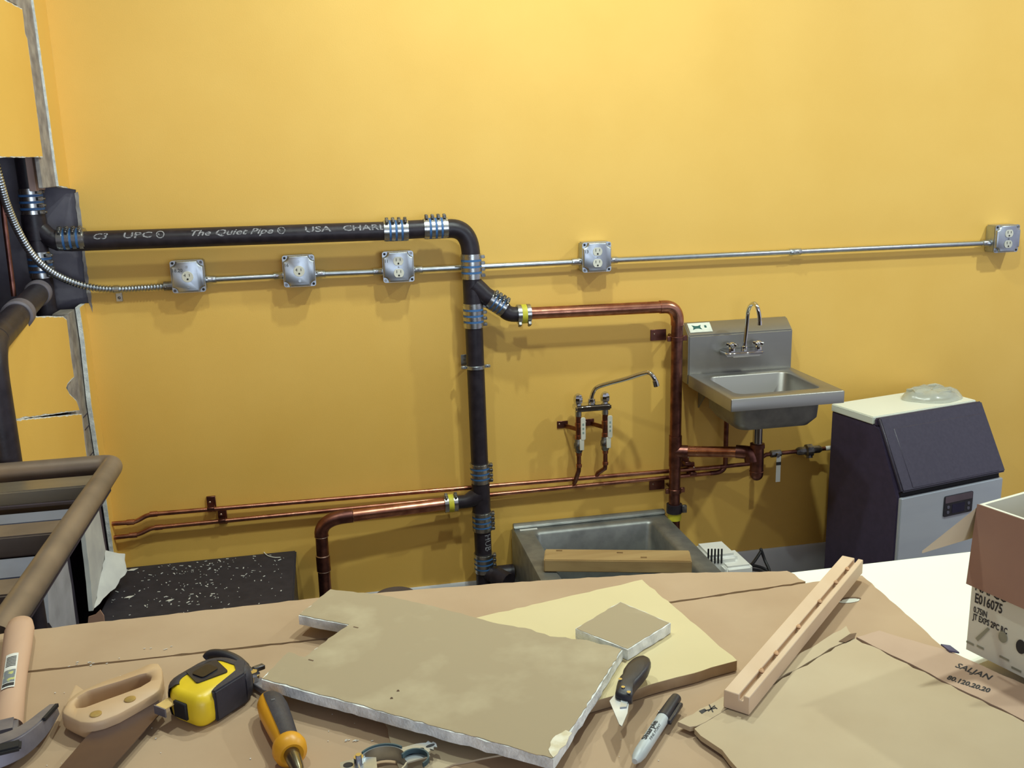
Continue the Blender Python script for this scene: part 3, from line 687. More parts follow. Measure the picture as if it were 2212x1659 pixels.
for q in (P(1581, 752, .10), P(1638, 748, .10)):
    h_ = MB().lathe([(.013, 0), (.013, .012), (.009, .016), (.009, .022)], (q.x, -.10, gz+.004), Z, 14).build('handle_base', chrome, gf)
    mb = MB(); zt2 = gz+.028
    for k in range(4):
        a = R(45+90*k); d = V(math.cos(a), math.sin(a), 0)
        mb.obox(V(q.x, -.10, zt2)+d*.011, d*.010, V(-d.y, d.x, 0)*.0055, Z*.006)
    mb.lathe([(.010, -.007), (.012, 0), (.010, .007), (.004, .010)], (q.x, -.10, zt2), Z, 14)
    mb.build('cross_handle', chrome, gf, bevel=.002, seg=1)
ns = V(P(1608, 745, .10).x, -.10, gz+.004)
gp = [ns, P(1611, 725, .10), P(1614, 695, .102), P(1616, 672, .108), P(1622, 659, .125), P(1630, 656, .150), P(1636, 664, .168), P(1640, 680, .172), P(1641, 698, .170)]
MB().tube(smooth_path(gp, 6), .0072, 14).build('gooseneck', chrome, gf)
MB().lathe([(.0115, 0), (.0125, .004), (.012, .016), (.008, .018)], ns, Z, 12).build('neck_nut', chrome, gf)
MB().cyl(P(1641, 693, .170), P(1641, 702, .170), .0085, n=14).build('aerator', chrome, gf)

# ================================================================== ice maker
im = thing('ice_maker', (2.05, -.3, 0), 'undercounter ice maker with black sides, sloping black door and pale steel front', 'ice maker')
ZI = .72
bl, br_ = T(1798, 872, ZI), T(2018, 838, ZI)
fl_, fr_ = T(1892, 900, ZI), T(2125, 869, ZI)
ex = (br_-bl); ex.z = 0; wI = .475; ex.normalize(); ey = V(ex.y, -ex.x, 0)      # ey towards the room
def I(a, b, z): return V(bl.x, bl.y, 0)+ex*a+ey*b+V(0, 0, z)
dT = .205; 
# depth of the lower front: where its top edge projects
best = min(((abs(P(1942, 1076, -I(0, d, 0).y).x-I(0, d, 0).x), d) for d in [i*.005 for i in range(30, 110)]))
dF = best[1]; zF = P(1942, 1076, -I(0, dF, 0).y).z
side = [(0, .004), (0, ZI-.028), (dT+.004, ZI-.028), (dT+.03, ZI-.035), (dF-.012, zF+.012), (dF-.004, zF-.004), (dF-.004, .004)]
MB().prism([I(0, b, z) for b, z in side], ex*wI).build('cabinet_body', iceBlk, im, bevel=.003, seg=2)
MB().prism([I(-.003, -.002, ZI-.028), I(wI+.003, -.002, ZI-.028), I(wI+.003, dT, ZI-.028), I(-.003, dT, ZI-.028)], V(0, 0, .028)).build('top_panel', counterM, im, bevel=.003, seg=2)
s0, s1_ = V(0, dT+.012, ZI-.004), V(0, dF+.004, zF+.018)
nd = V(0, (s0.z-s1_.z), (s1_.y-s0.y)).normalized()
def Q(a, t, lift): 
    b = s0.y+(s1_.y-s0.y)*t+nd.y*lift; z = s0.z+(s1_.z-s0.z)*t+nd.z*lift; return I(a, b, z)
MB().prism([Q(0, 0, 0), Q(wI, 0, 0), Q(wI, 1, 0), Q(0, 1, 0)], (ey*nd.y+Z*nd.z)*.016).build('door', iceDoor, im, bevel=.005, seg=3)
MB().prism([Q(.045, .17, .014), Q(wI-.03, .17, .014), Q(wI-.03, .97, .014), Q(.045, .97, .014)], (ey*nd.y+Z*nd.z)*.0035).build('door_panel', iceDoor, im, bevel=.002, seg=1)
MB().prism([I(0, dT+.003, ZI-.03), I(wI, dT+.003, ZI-.03), I(wI, dT+.02, ZI-.03), I(0, dT+.02, ZI-.03)], V(0, 0, .027)).build('door_hinge_rail', iceBlk, im, bevel=.004, seg=2)
MB().prism([I(.002, dF-.004, .05), I(wI-.002, dF-.004, .05), I(wI-.002, dF-.004, zF), I(.002, dF-.004, zF)], ey*.014).build('front_panel', iceSt, im, bevel=.003, seg=2)
MB().prism([I(.01, dF-.02, zF-.004), I(wI-.01, dF-.02, zF-.004), I(wI-.01, dF-.003, zF-.004), I(.01, dF-.003, zF-.004)], V(0, 0, .018)).build('door_gasket', darkslot, im)
def pxF(a, b):
    best = None; d = ray(a, b); n = ey; o = I(0, dF+.010, 0)
    t = (o-CAM).dot(n)/d.dot(n); return CAM+d*t
cpn = [pxF(2038, 1071), pxF(2099, 1061), pxF(2097, 1106), pxF(2040, 1114)]
cc = sum(cpn, V(0, 0, 0))/4
wc_, hc_ = (cpn[1]-cpn[0]).dot(ex), cpn[0].z-cpn[3].z
cp = MB().prism([cc+ex*a+Z*b for a, b in rrect(wc_, hc_, .006, 4)], ey*.004).build('control_panel', blackP, im)
MB().prism([cc+ex*a+Z*(b+hc_*.32)+ey*.004 for a, b in rrect(wc_*.96, hc_*.32, .003, 3)], ey*.001).build('brand_plate', mat('dusky_plate', (98, 84, 92), .4, scale=9), cp)
MB().prism([cc+ex*a+Z*(b-hc_*.17)+ey*.004 for a, b in rrect(wc_*.44, hc_*.44, .003, 3)], ey*.0008).build('display', mat('lcd', (38, 36, 62), .2, scale=9), cp)
for sx in (-1, 1):
    for sz in (-.05, -.30): MB().prism([cc+ex*(sx*wc_*.36+a)+Z*(b+hc_*sz)+ey*.004 for a, b in rrect(.011, .011, .004, 3)], ey*.0015).build('button', mat('button_grey', (96, 94, 108), .5, scale=9), cp)
for a in (.03, wI-.03): MB().cyl(I(a, dF-.06, 0.001), I(a, dF-.06, .02), .018, n=12).build('foot', blackP, im)
# coil of clear tubing in plastic on its top
ck = T(2008, 858, ZI)
ct_ = thing('plastic_coil', V(ck.x, ck.y, ZI), 'flat coil of clear plastic tubing wrapped in film on top of the ice maker', 'tubing')
mb = MB(); n = 150; path = []
for i in range(n):
    a = i*.42; k = (i % 15)/15; rr = .055+.028*((i*7) % 15)/15
    path.append(V(ck.x+rr*1.15*math.cos(a), ck.y-.01+rr*.8*math.sin(a), ZI+.008+.022*(i/n)*(1-.3*math.cos(a*3))))
mb.tube(smooth_path(path, 2), .005, 8).build('coiled_tube', clearP, ct_)
mb = MB(); L_ = []
for rr, h in ((.112, .001), (.110, .008), (.094, .026), (.066, .036), (.038, .034), (.008, .030)):
    L_.append([V(ck.x+rr*1.0*math.cos(t)*(1+.05*math.sin(5*t+rr*40)), ck.y-.01+rr*.72*math.sin(t)*(1+.05*math.cos(4*t)), ZI+h*(1+.12*math.sin(7*t+h*90))) for t in [2*math.pi*i/36 for i in range(36)]])
mb.loft(L_, False, True).build('plastic_film', clearP, ct_)

# ================================================================== floor things along the wall
# mop sink
mx0, mx1, mz = .598, 1.178, .315; my0, my1 = -.012, -.62
ms = thing('mop_sink', (.9, -.3, 0), 'low stainless steel floor mop sink against the wall under the copper pipes', 'sink')
mcx, mcy, mw, md = (mx0+mx1)/2, (my0+my1)/2, mx1-mx0, my0-my1
rw = .075
lo = [rect_loop(mcx, mcy, mw, md, .006, .004, 4), rect_loop(mcx, mcy, mw, md, .006, mz-.010, 4), rect_loop(mcx, mcy, mw-.008, md-.008, .008, mz-.001, 4), rect_loop(mcx, mcy, mw-.02, md-.02, .010, mz, 4),
      rect_loop(mcx, mcy, mw-2*rw+.02, md-2*rw+.02, .02, mz, 4), rect_loop(mcx, mcy, mw-2*rw, md-2*rw, .02, mz-.012, 4), rect_loop(mcx, mcy, mw-2*rw-.01, md-2*rw-.01, .025, .07, 4), rect_loop(mcx, mcy, mw-2*rw-.09, md-2*rw-.09, .02, .045, 4)]
MB().loft(lo, True, True).build('sink_body', stainD, ms, smooth=50)
MB().prism([(mx0+.004, my0-.002, mz-.002), (mx0+.004, my0-.03, mz-.002), (mx0+.004, my0-.036, mz+.008), (mx0+.004, my0-.028, mz+.016), (mx0+.004, my0-.012, mz+.018), (mx0+.004, my0-.002, mz+.012)], (mw-.008, 0, 0)).build('back_ledge', stainD, ms, bevel=.002, seg=2)
MB().obox((mx0+.055, my0-.042, mz+.001), (.032, 0, 0), (0, .006, 0), (0, 0, .0008)).build('sticker', whiteP, ms)
tim = thing('timber', (.87, -.44, mz), 'thick knotty pine offcut lying across the mop sink', 'timber')
ta_, tbb = T(1176, 1196, .362), T(1492, 1199, .362); td = (tbb-ta_).normalized(); tn = V(-td.y, td.x, 0)
zc_ = .339
mid = (ta_+tbb)/2; mid.z = zc_
MB().obox(mid, td*((tbb-ta_).length/2), tn*.044, Z*.021).build('timber_block', pine, tim, bevel=.003, seg=2)
for k, (s_, t_) in enumerate(((-.40, .5), (.18, -.3), (.02, .3))):
    q = mid+td*(s_*(tbb-ta_).length)+tn*t_*.06; q.z = zc_+.0212
    MB().obox(q, td*.010, tn*.005, Z*.0006).build('knot', mat('knot', (128, 98, 58), .8, scale=60), tim, bevel=.0004, seg=1)
pw = thing('board', (.8, -.52, .25), 'white board offcut standing inside the mop sink behind the timber', 'board')
MB().obox((.90, -.58, .23), (.075, .0, 0), (0, .004, 0), (0, 0, .075)).build('board_face', whiteP, pw, bevel=.001, seg=1)
pl2 = MB().obox((.76, -.56, .20), (.02, 0, 0), (0, .012, 0), (0, 0, .10)); tag(pl2.build('wood_offcut', pine, None, bevel=.002, seg=1), 'short wood offcut standing inside the mop sink', 'wood')
# white ventilated device and cable right of the mop sink
dv = thing('white_adapter', (1.31, -.27, 0), 'white plastic housing with dark vent slots right of the mop sink', 'housing')
D = lambda a, b, o=.27: P(a, b, o)
p0, p1 = D(1500, 1172), D(1570, 1172)
zt3 = p0.z
MB().box((p0.x-.005, -.40, .10), (p1.x-.012, -.27, zt3)).build('vented_body', whiteP, dv, bevel=.014, seg=3)
for k in range(5):
    q = P(1530+k*7.2, 1200, .4005); MB().box((q.x-.0026, -.4025, q.z-.028), (q.x+.0026, -.399, q.z+.024)).build('vent_slot', darkslot, dv)
p2, p3 = P(1560, 1198, .36), P(1612, 1203, .36)
MB().box((p2.x-.02, -.44, .10), (p3.x-.01, -.30, p2.z-.012)).build('side_housing', whiteP, dv, bevel=.010, seg=3)
MB().box((p0.x, -.42, .003), (p3.x-.015, -.29, .105)).build('base_block', whiteP, dv, bevel=.006, seg=2)
cb_ = thing('power_cable', (1.5, -.2, 0), 'black power cable looped beside the white housing', 'cable')
cp_ = [P(1612, 1222, .36), P(1625, 1218, .3), P(1643, 1192, .25), P(1644, 1188, .25), P(1652, 1210, .26), P(1662, 1236, .3), P(1640, 1232, .3), P(1620, 1228, .33), P(1628, 1222, .3), P(1650, 1228, .28), P(1668, 1240, .3)]
MB().tube(smooth_path(cp_, 6), .0055, 10).build('cable', wireK, cb_)
# black floor box with paint flakes
bx0, bx1, bz = -.742, -.172, .305
bb = thing('floor_box', (-.45, -.35, 0), 'low black steel box on the floor in the left corner, littered with paint flakes', 'box')
MB().box((bx0, -.80, .003), (bx1, -.004, bz-.012)).build('box_body', blackP, bb, bevel=.004, seg=2)
MB().box((bx0-.002, -.805, bz-.012), (bx1+.006, -.002, bz)).build('lid', mat('black_lid', (36, 33, 42), .7, c2=(46, 43, 51), scale=26, detail=8, bump=.15), bb, bevel=.004, seg=2)
rd = random.Random(4); mb = MB()
for i in range(230):
    a, b = rd.uniform(-.70, -.20), -abs(rd.gauss(.16, .16))-.02
    if b < -.7: continue
    if rd.random() < .5: a = rd.gauss(-.50, .10)
    a = max(bx0+.02, min(bx1-.02, a))
    s_ = rd.choice([.0008, .0011, .0015, .0022]); t = rd.uniform(0, 3.14); d = V(math.cos(t), math.sin(t), rd.uniform(-.1, .1)); e_ = V(-math.sin(t), math.cos(t), 0)
    mb.obox((a, b, bz+.0015), d*s_*rd.uniform(1, 3), e_*s_*.8, Z*.0006)
fk = mb.build('paint_flakes', whiteW, None); tag(fk, 'small white paint flakes and plaster crumbs scattered on the black floor box', 'debris'); fk['kind'] = 'stuff'
for i, (a, b, s_) in enumerate(((285, 1231, .016), (278, 1290, .013), (366, 1297, .011))):
    q = T(a, b, bz+.002); t = .5+i
    o = MB().prism([q+V(-s_, -s_*.3, 0), q+V(s_*.4, -s_*.6, 0), q+V(s_*1.2, s_*.5, 0), q+V(-s_*.2, s_*.4, 0)], (0, 0, .0012)).build('paint_chip', whiteP)
    tag(o, ('long pale paint chip at the back edge of the black floor box', 'white paint chip near the front left of the black floor box', 'small cream paint chip in the middle of the black floor box')[i], 'paint chip', 'larger chips on the black floor box')
o = MB().tube(smooth_path([T(*q, bz+.003) for q in ((568, 1191), (578, 1200), (592, 1204), (606, 1204))], 6), .0016, 8).build('white_wire', whiteP)
tag(o, 'short curved white wire on the back right corner of the black floor box', 'wire')
# round dark lid of a pail in front of the baseboard
dk = thing('pail', (.155, -.235, 0), 'small pail with a dark round lid standing by the baseboard', 'pail')
pc = V(.156, -.225, 0); RP = .066
MB().lathe([(RP*.85, .003), (RP*.97, .185), (RP, .19)], pc, Z, 28).build('pail_body', mat('pail_grey', (84, 78, 78), .6, scale=10), dk)
MB().lathe([(RP, .186), (RP+.003, .188), (RP+.003, .199), (RP, .2), (.01, .2)], pc, Z, 28).build('pail_lid', mat('lid_brown', (96, 82, 76), .7, c2=(84, 72, 68), scale=18), dk)

# ================================================================== narrow steel stand at the left
st = thing('steel_stand', (-.62, -1.4, 0), 'narrow open steel stand with round tube top rail by the left wall', 'stand')
SZ = .990; RT = .0222; sx, sy = -.482, -1.078
fr = V(sx+.0, -1.98, SZ)
MB().tube([V(-.742, sy, SZ), V(sx-.03, sy, SZ)]+arc(V(sx-.025, sy, SZ), V(sx, sy, SZ), V(sx, sy-.025, SZ), 6)+[V(sx, sy-.05, SZ), V(sx, -1.88, SZ)], RT, 20).build('top_rail', frameM, st)
def slat(pa, pb, zt, th, mt, name):      # level slat whose top face runs between two photo rows
    y0, y1 = T(100, pa, zt).y, T(100, pb, zt).y
    return MB().box((-.744, min(y0, y1), zt-th), (sx-.004, max(y0, y1), zt)).build(name, mt, st, bevel=.003, seg=2)
MB().box((-.744, -1.88, SZ-.06), (sx-.012, sy, SZ-.055)).build('gap_shade_panel', darkM, st)  # dark sheet added to stand for the shade seen between the bars
slat(1034, 1056, SZ+.004, .03, frameS, 'cross_bar')
slat(1103, 1125, SZ-.02, .02, bluePan, 'steel_band')
slat(1125, 1152, SZ-.002, .04, frameM, 'cross_bar')
slat(1198, 1241, SZ-.02, .02, bluePan, 'steel_band')
slat(1241, 1276, SZ-.002, .04, frameM, 'cross_bar')
for yy in (-1.86,): MB().box((sx-.018, yy-.018, .003), (sx+.018, yy+.018, SZ)).build('leg', frameM, st, bevel=.003, seg=2)
for yy in (sy-.0,): MB().box((-.742, yy-.018, .003), (-.71, yy+.018, SZ)).build('leg', frameM, st, bevel=.003, seg=2)
MB().box((-.742, -1.88, .003), (-.71, -1.84, SZ)).build('leg', frameM, st, bevel=.003, seg=2)
MB().cyl((-.72, -1.88, SZ), (sx, -1.88, SZ), RT, n=16).build('front_rail', frameM, st)

# ================================================================== counter with cardboard
TZc = 1.012
ctp = thing('counter', (.3, -2.5, 0), 'white-topped work counter covered with flattened cardboard', 'counter')
ye = -1.995
MB().box((-1.05, -3.02, TZc-.03), (2.2, ye, TZc)).build('counter_top', counterM, ctp, bevel=.003, seg=2)
MB().box((-1.0, -2.98, .003), (2.15, ye-.08, TZc-.03)).build('counter_base', counterB, ctp)
CZ = TZc+.0005
def sheet(name, pts, z, th, mt, par, seed=1, amp=.0012, edge=True):
    p = [T(a, b, z+th) if not isinstance(a, Vector) else V(a.x, a.y, z+th) for a, b in pts]
    p = rag(p, .012, amp, seed)
    return MB().prism(p, (0, 0, -th)).build(name, mt, par)
def pv(x, y): return (V(x, y, 0), 0)
c1_ = thing('cardboard_sheet', (.1, -2.2, CZ), 'large flattened brown cardboard sheet covering most of the counter, hanging over its far edge', 'cardboard')
sheet('far_flap', [pv(-.75, -1.935)]+[(200, 1345), (700, 1290), (1090, 1259), (1430, 1238), (1620, 1236), (1700, 1233), (1716, 1240), (1726, 1250), (1740, 1256), (1452, 1299), (1060, 1339), (690, 1379), (60, 1449)]+[pv(-.75, -2.055)], CZ, .006, cardM, c1_, 2)
sheet('main_panel', [pv(-.75, -2.058)]+[(60, 1453), (690, 1383), (1060, 1343), (1452, 1303), (1740, 1260), (1775, 1255), (1862, 1243), (1935, 1306), (2040, 1400)]+[pv(.735, -2.32), pv(.80, -2.6), pv(.8, -2.95), pv(-.75, -2.95)], CZ, .006, cardM, c1_, 3)
hq = T(1833, 1297, CZ+.0064)
MB().prism([hq+V(.016*math.cos(t), .007*math.sin(t), 0) for t in [2*math.pi*i/20 for i in range(20)]], (0, 0, .0004)).build('hand_hole', counterM, c1_)
MB().prism([hq+V(.002+.017*math.cos(t), .008*math.sin(t), .0004) for t in [math.pi*i/12 for i in range(13)]]+[hq+V(.002-.012*math.cos(t), .004*math.sin(t), .0004) for t in [math.pi*i/12 for i in range(13)]], (0, 0, .0003)).build('hand_hole_edge', cardE, c1_)
c2_ = thing('cardboard_sheet', (.55, -2.5, CZ+.006), 'opened carton lying on the right of the counter with printed flap and torn left edge', 'cardboard')
z2 = CZ+.010
sheet('carton_panel', [(1500, 1574), (1600, 1517), (1846, 1378), (2212, 1560)]+[pv(.74, -2.45), pv(.74, -2.95), pv(.40, -2.9)]+[(1640, 1700), (1592, 1659), (1560, 1620), (1530, 1600)], z2, .006, cardL, c2_, 5, .002)
sheet('narrow_flap', [(1464, 1559), (1560, 1506), (1700, 1430), (1800, 1368), (1828, 1352), (1843, 1374), (1600, 1512), (1505, 1568), (1490, 1570)], z2+.001, .0055, cardL, c2_, 6, .0015)
pf = sheet('printed_flap', [(1850, 1376), (1900, 1362), (2000, 1392), (2040, 1402), (2100, 1428), (2212, 1478)]+[pv(.77, -2.36), pv(.76, -2.44)]+[(2212, 1556)], z2+.001, .0055, mat('cardboard_pinkish', (188, 160, 136), .85, c2=(180, 152, 128), scale=9), c2_, 7)
zf = z2+.0068
o_, e_ = T(2062, 1440, zf), T(2136, 1468, zf); uxx = (e_-o_).normalized(); uyy = V(-uxx.y, uxx.x, 0)
text('carton_print', 'SALJAN', .017, flat(o_, uxx, uyy), inkM, pf, bold=.0003, width=(e_-o_).length)
o_, e_ = T(2044, 1466, zf), T(2136, 1496, zf); uxx = (e_-o_).normalized(); uyy = V(-uxx.y, uxx.x, 0)
text('carton_print', '80.120.20.20', .014, flat(o_, uxx, uyy), inkM, pf, bold=.0005, width=(e_-o_).length)
q = T(1520, 1540, z2+.0068); q2 = T(1552, 1526, z2+.0068); ux_ = (q2-q).normalized(); uy_ = V(-ux_.y, ux_.x, 0)
mk_ = MB()
mk_.prism([T(a, b, z2+.0067) for a, b in ((1510, 1536), (1522, 1531), (1527, 1535), (1516, 1542))], (0, 0, .0003))
for a, b in (((1520, 1536), (1546, 1529)), ((1532, 1522), (1540, 1538)), ((1544, 1524), (1530, 1536)), ((1544, 1527), (1549, 1531))):
    A_, B_ = T(*a, z2+.0068), T(*b, z2+.0068); d_ = (B_-A_).normalized(); n_ = V(-d_.y, d_.x, 0)
    mk_.obox((A_+B_)/2, d_*((B_-A_).length/2), n_*.0006, Z*.0002)
mk_.build('pen_scribble', inkM, c2_)
MB().prism(TP([(1812, 1386), (1836, 1370), (1850, 1368), (1846, 1378), (1826, 1388)], z2+.0068), (0, 0, .0006)).build('torn_corner', cardE, c2_)
o = sheet('cardboard_scrap', [(828, 1547), (1030, 1600), (1120, 1622), (980, 1650), (870, 1690), (862, 1659)], CZ+.0062, .002, cardL, None, 8)
tag(o, 'pale cardboard scrap under the pipe clamp in front of the drywall sheet', 'cardboard')

o = MB().prism([P(189, 1352, 1.27), P(226, 1348, 1.27), P(224, 1330, 1.262), P(216, 1318, 1.258), P(206, 1328, 1.262), P(191, 1333, 1.265)], (0, .003, 0)).build('cardboard_flake', cardD)
tag(o, 'small torn brown cardboard flake standing at the far edge beside the black floor box', 'cardboard')
# yellow board
yz = CZ+.0065
o = thing('yellow_board', T(1350, 1400, yz), 'pale yellow painted board lying under the drywall sheet and the knife', 'board')
yp = [T(1387, 1253, yz+.013), T(1592, 1428, yz+.013), T(1290, 1512, yz+.013), T(1005, 1341, yz+.013)]
yp[2] = yp[1]+(yp[3]-yp[0])*.86
MB().prism(rag(yp, .012, .001, 4), (0, 0, -.0125)).build('board_core', yelE, o)
MB().prism(rag(yp, .012, .0012, 4), (0, 0, .0006)).build('painted_face', yelB, o)
yt = yz+.0136
# drywall sheet with notch
ds = thing('drywall_sheet', T(900, 1450, yt), 'notched piece of brown-faced drywall with white broken edges on the counter', 'drywall')
dz = yt+.0008+.0127
base = [(712, 1275), (645, 1330), (752, 1351), (655, 1422), (622, 1411), (565, 1468), (880, 1554), (1195, 1640), (1345, 1405), (1270, 1385), (1190, 1377), (1150, 1362), (1080, 1350), (940, 1312), (820, 1287)]
dp = rag(TP(base, dz), .010, .0011, 11)
MB().prism(dp, (0, 0, -.0125)).build('gypsum_core', gyps, ds)
inn = rag(TP([(a+(2 if a < 900 else -2), b-1.5) for a, b in base], dz+.0002), .008, .0014, 12)
face = MB().prism(inn, (0, 0, .0006)).build('paper_face', gpaper, ds)
mb = MB(); rd = random.Random(5)
for (a, b, rx, ry) in ((930, 1352, 38, 7), (1010, 1372, 30, 9), (1090, 1390, 26, 7), (820, 1300, 20, 5), (826, 1400, 8, 6), (822, 1415, 5, 5), (880, 1440, 7, 7), (1060, 1370, 18, 8), (860, 1345, 14, 4), (1230, 1420, 22, 6), (780, 1450, 24, 4), (700, 1440, 20, 3)):
    pass
# worn, chalky corner
cq = T(1215, 1612, dz+.0004)
MB().prism(rag(TP([(1195, 1637), (1185, 1620), (1200, 1590), (1222, 1578), (1236, 1584), (1222, 1610)], dz+.0007), .006, .0015, 3), (0, 0, .0006)).build('chalky_corner', mat('chalk', (228, 222, 200), .9, c2=(206, 194, 160), scale=80), ds)
for a, b in ((655, 1422), (752, 1351)):
    q = T(a+12, b+3, dz+.0008); d = (T(a+24, b+6, dz+.0008)-q); MB().obox(q+d*.4, d*.42, V(-d.y, d.x, 0).normalized()*.0008, Z*.0004).build('saw_cut', cardE, ds)
for a, b in ((846, 1509), (860, 1493)): MB().cyl(T(a, b, dz+.0003), T(a, b, dz+.0012), .0016, n=10).build('nail_hole', cardE, ds)
# small square drywall offcut
so = thing('drywall_offcut', T(1345, 1355, yt), 'small square drywall offcut lying on the yellow board', 'drywall')
zq = yt+.0008+.0135
op = rag(TP([(1243, 1358), (1340, 1300), (1449, 1346), (1356, 1404)], zq), .008, .0009, 6)
MB().prism(op, (0, 0, -.0135)).build('gypsum_core', gyps, so)
MB().prism(rag(TP([(1245, 1358), (1340, 1301), (1446, 1346), (1356, 1402)], zq), .008, .0008, 7), (0, 0, .0005)).build('paper_face', gpaper, so)

# knife on the yellow board
def r4(l): return [(1000+a/3.568, 1240+b/3.568) for a, b in l]
kn = thing('folding_knife', T(1380, 1450, yt), 'folding utility knife with black handle and silver blade on the yellow board', 'knife')
kz = dz+.012
hpts = r4([(1400, 618), (1436, 634), (1449, 672), (1432, 722), (1378, 790), (1330, 842), (1306, 884), (1311, 928), (1297, 950), (1240, 940), (1172, 916), (1184, 850), (1200, 797), (1228, 772), (1236, 730), (1272, 680), (1320, 640), (1360, 622)])
mb = MB(); Lp = [T(a, b, kz) for a, b in hpts]; kc = sum(Lp, V(0, 0, 0))/len(Lp)
def shr(k, z): return [V(kc.x+(p.x-kc.x)*k, kc.y+(p.y-kc.y)*k, z) for p in resample(Lp, 48)]
mb.loft([shr(.93, kz-.011), shr(1.0, kz-.008), shr(1.0, kz-.002), shr(.90, kz+.001), shr(.6, kz+.002)]).build('handle', blackP, kn, smooth=60)
bl_ = TP(r4([(1180, 925), (1285, 955), (1268, 1080), (1225, 1180), (1205, 1165), (1130, 985)]), kz-.008)
MB().prism(bl_, (0, 0, .0012)).build('blade', mat('blade_steel', (206, 208, 206), .4, .6, scale=30), kn)
MB().prism(TP(r4([(1222, 950), (1280, 958), (1262, 1030), (1210, 1035)]), kz-.0066), (0, 0, .0015)).build('blade_clamp', galv, kn)
for a, b in ((1212, 815), (1235, 876), (1278, 915)):
    q = T(1000+a/3.568, 1240+b/3.568, kz+.0015); MB().cyl(q, q+Z*.0012, .0022, n=12).build('rivet', chrome, kn)

# marker pen
ma, mb_ = T(1462, 1506, CZ+.0165), T(1371, 1645, CZ+.0165)
RM = .0068
mk = thing('marker_pen', (ma+mb_)/2, 'grey marker pen with black cap lying right of the knife', 'marker')
ax = (mb_-ma).normalized(); Lm = (mb_-ma).length
MB().lathe([(.003, 0), (.0058, .002), (.0066, .012), (RM+.0006, Lm*.34), (RM+.0006, Lm*.36)], ma, ax, 22).build('cap', blackP, mk)
MB().lathe([(RM, Lm*.355), (RM, Lm*.88), (.0055, Lm*.95), (.003, Lm)], ma, ax, 22).build('barrel', mat('marker_grey', (190, 196, 194), .4, scale=20), mk)
sdv = V(-ax.y, ax.x, 0); sdv = sdv if sdv.x > 0 else -sdv
MB().obox(ma+ax*Lm*.24+sdv*(RM+.002), ax*.020, sdv*.0022, Z*.0025).build('cap_clip', blackP, mk, bevel=.001, seg=1)
def on_pen(x0, ang):
    up = V(0, 0, 1)
    def fn(x, y):
        t = ang+y/RM; return ma+ax*(Lm*.86-x-x0)+(up*math.cos(t)+(-sdv)*math.sin(t))*(RM+.0004)
    return fn
text('marker_print', 'Sharpie', .0085, on_pen(.012, -.1), inkM, mk, cuts=2, bold=.0002, width=.036)
text('marker_print', 'FINE POINT', .0035, on_pen(.016, -.75), inkM, mk, cuts=1, width=.03)

# grooved beech stick
bs = thing('wood_strip', T(1720, 1360, CZ+.01), 'square beech strip with a chipped groove lying diagonally over the cardboard', 'wood strip')
zs_ = z2+.007; zt4 = zs_+.021
n0, n1, f0, f1 = T(1562.7, 1491.9, zt4), T(1620, 1506, zt4), T(1818, 1201.7, zt4), T(1866, 1207, zt4)
ad = ((f0+f1)/2-(n0+n1)/2); La = ad.length; ad.normalize(); an = V(-ad.y, ad.x, 0); an = an if an.x > 0 else -an
WB = .0295; o0 = (n0+n1)/2
prf = [(-WB/2, 0), (WB/2, 0), (WB/2, .021), (WB*.26, .021), (WB*.26, .014), (WB*.10, .014), (WB*.10, .021), (-WB/2, .021)]
MB().prism([V(o0.x, o0.y, zs_)+an*a+Z*b for a, b in prf], ad*La).build('strip_body', beech, bs, bevel=.0008, seg=1)
for t in (.14, .25, .43, .62, .78, .90):
    q = V(o0.x, o0.y, zs_+.0205)+an*WB*.17+ad*La*t
    MB().ball(q, .003, .0042, .0022, 8, 5).ball(q+ad*.004-an*.001, .002, .003, .0016, 8, 5).build('wood_burr', mat('burr', (196, 152, 112), .8, scale=90), bs)

# ================================================================== tools at the left
# tape measure lying on its side
tz0 = CZ+.007
o0t = T(437, 1581, tz0)
tu = V(math.cos(R(48)), math.sin(R(48)), 0); LT = .084; tv = V(-tu.y, tu.x, 0); WT = .067; HT = .037
def TM(a, b, z): return V(o0t.x, o0t.y, tz0)+tu*a+tv*b+Z*z
tmz = thing('tape_measure', TM(.04, .035, 0), 'yellow and black tape measure lying on its side on the cardboard', 'tape measure')
def tmprof(k=0., n=6):
    out = []
    for cx_, cy_, a0, r_ in ((LT-.026, WT-.026, 0, .026), (.030, WT-.030, 90, .030), (.014, .014, 180, .014), (LT-.018, .018, 270, .018)):
        for i in range(n+1):
            a = R(a0+90*i/n); out.append((cx_+(r_+k)*math.cos(a), cy_+(r_+k)*math.sin(a)))
    return out
pr = tmprof()
def lp(k, z): return [TM(a, b, z) for a, b in tmprof(k)]
MB().loft([lp(-.005, 0), lp(-.001, .004), lp(0, .012), lp(0, HT-.010), lp(-.003, HT-.003), lp(-.009, HT)]).build('case', tapeY, tmz, smooth=60)
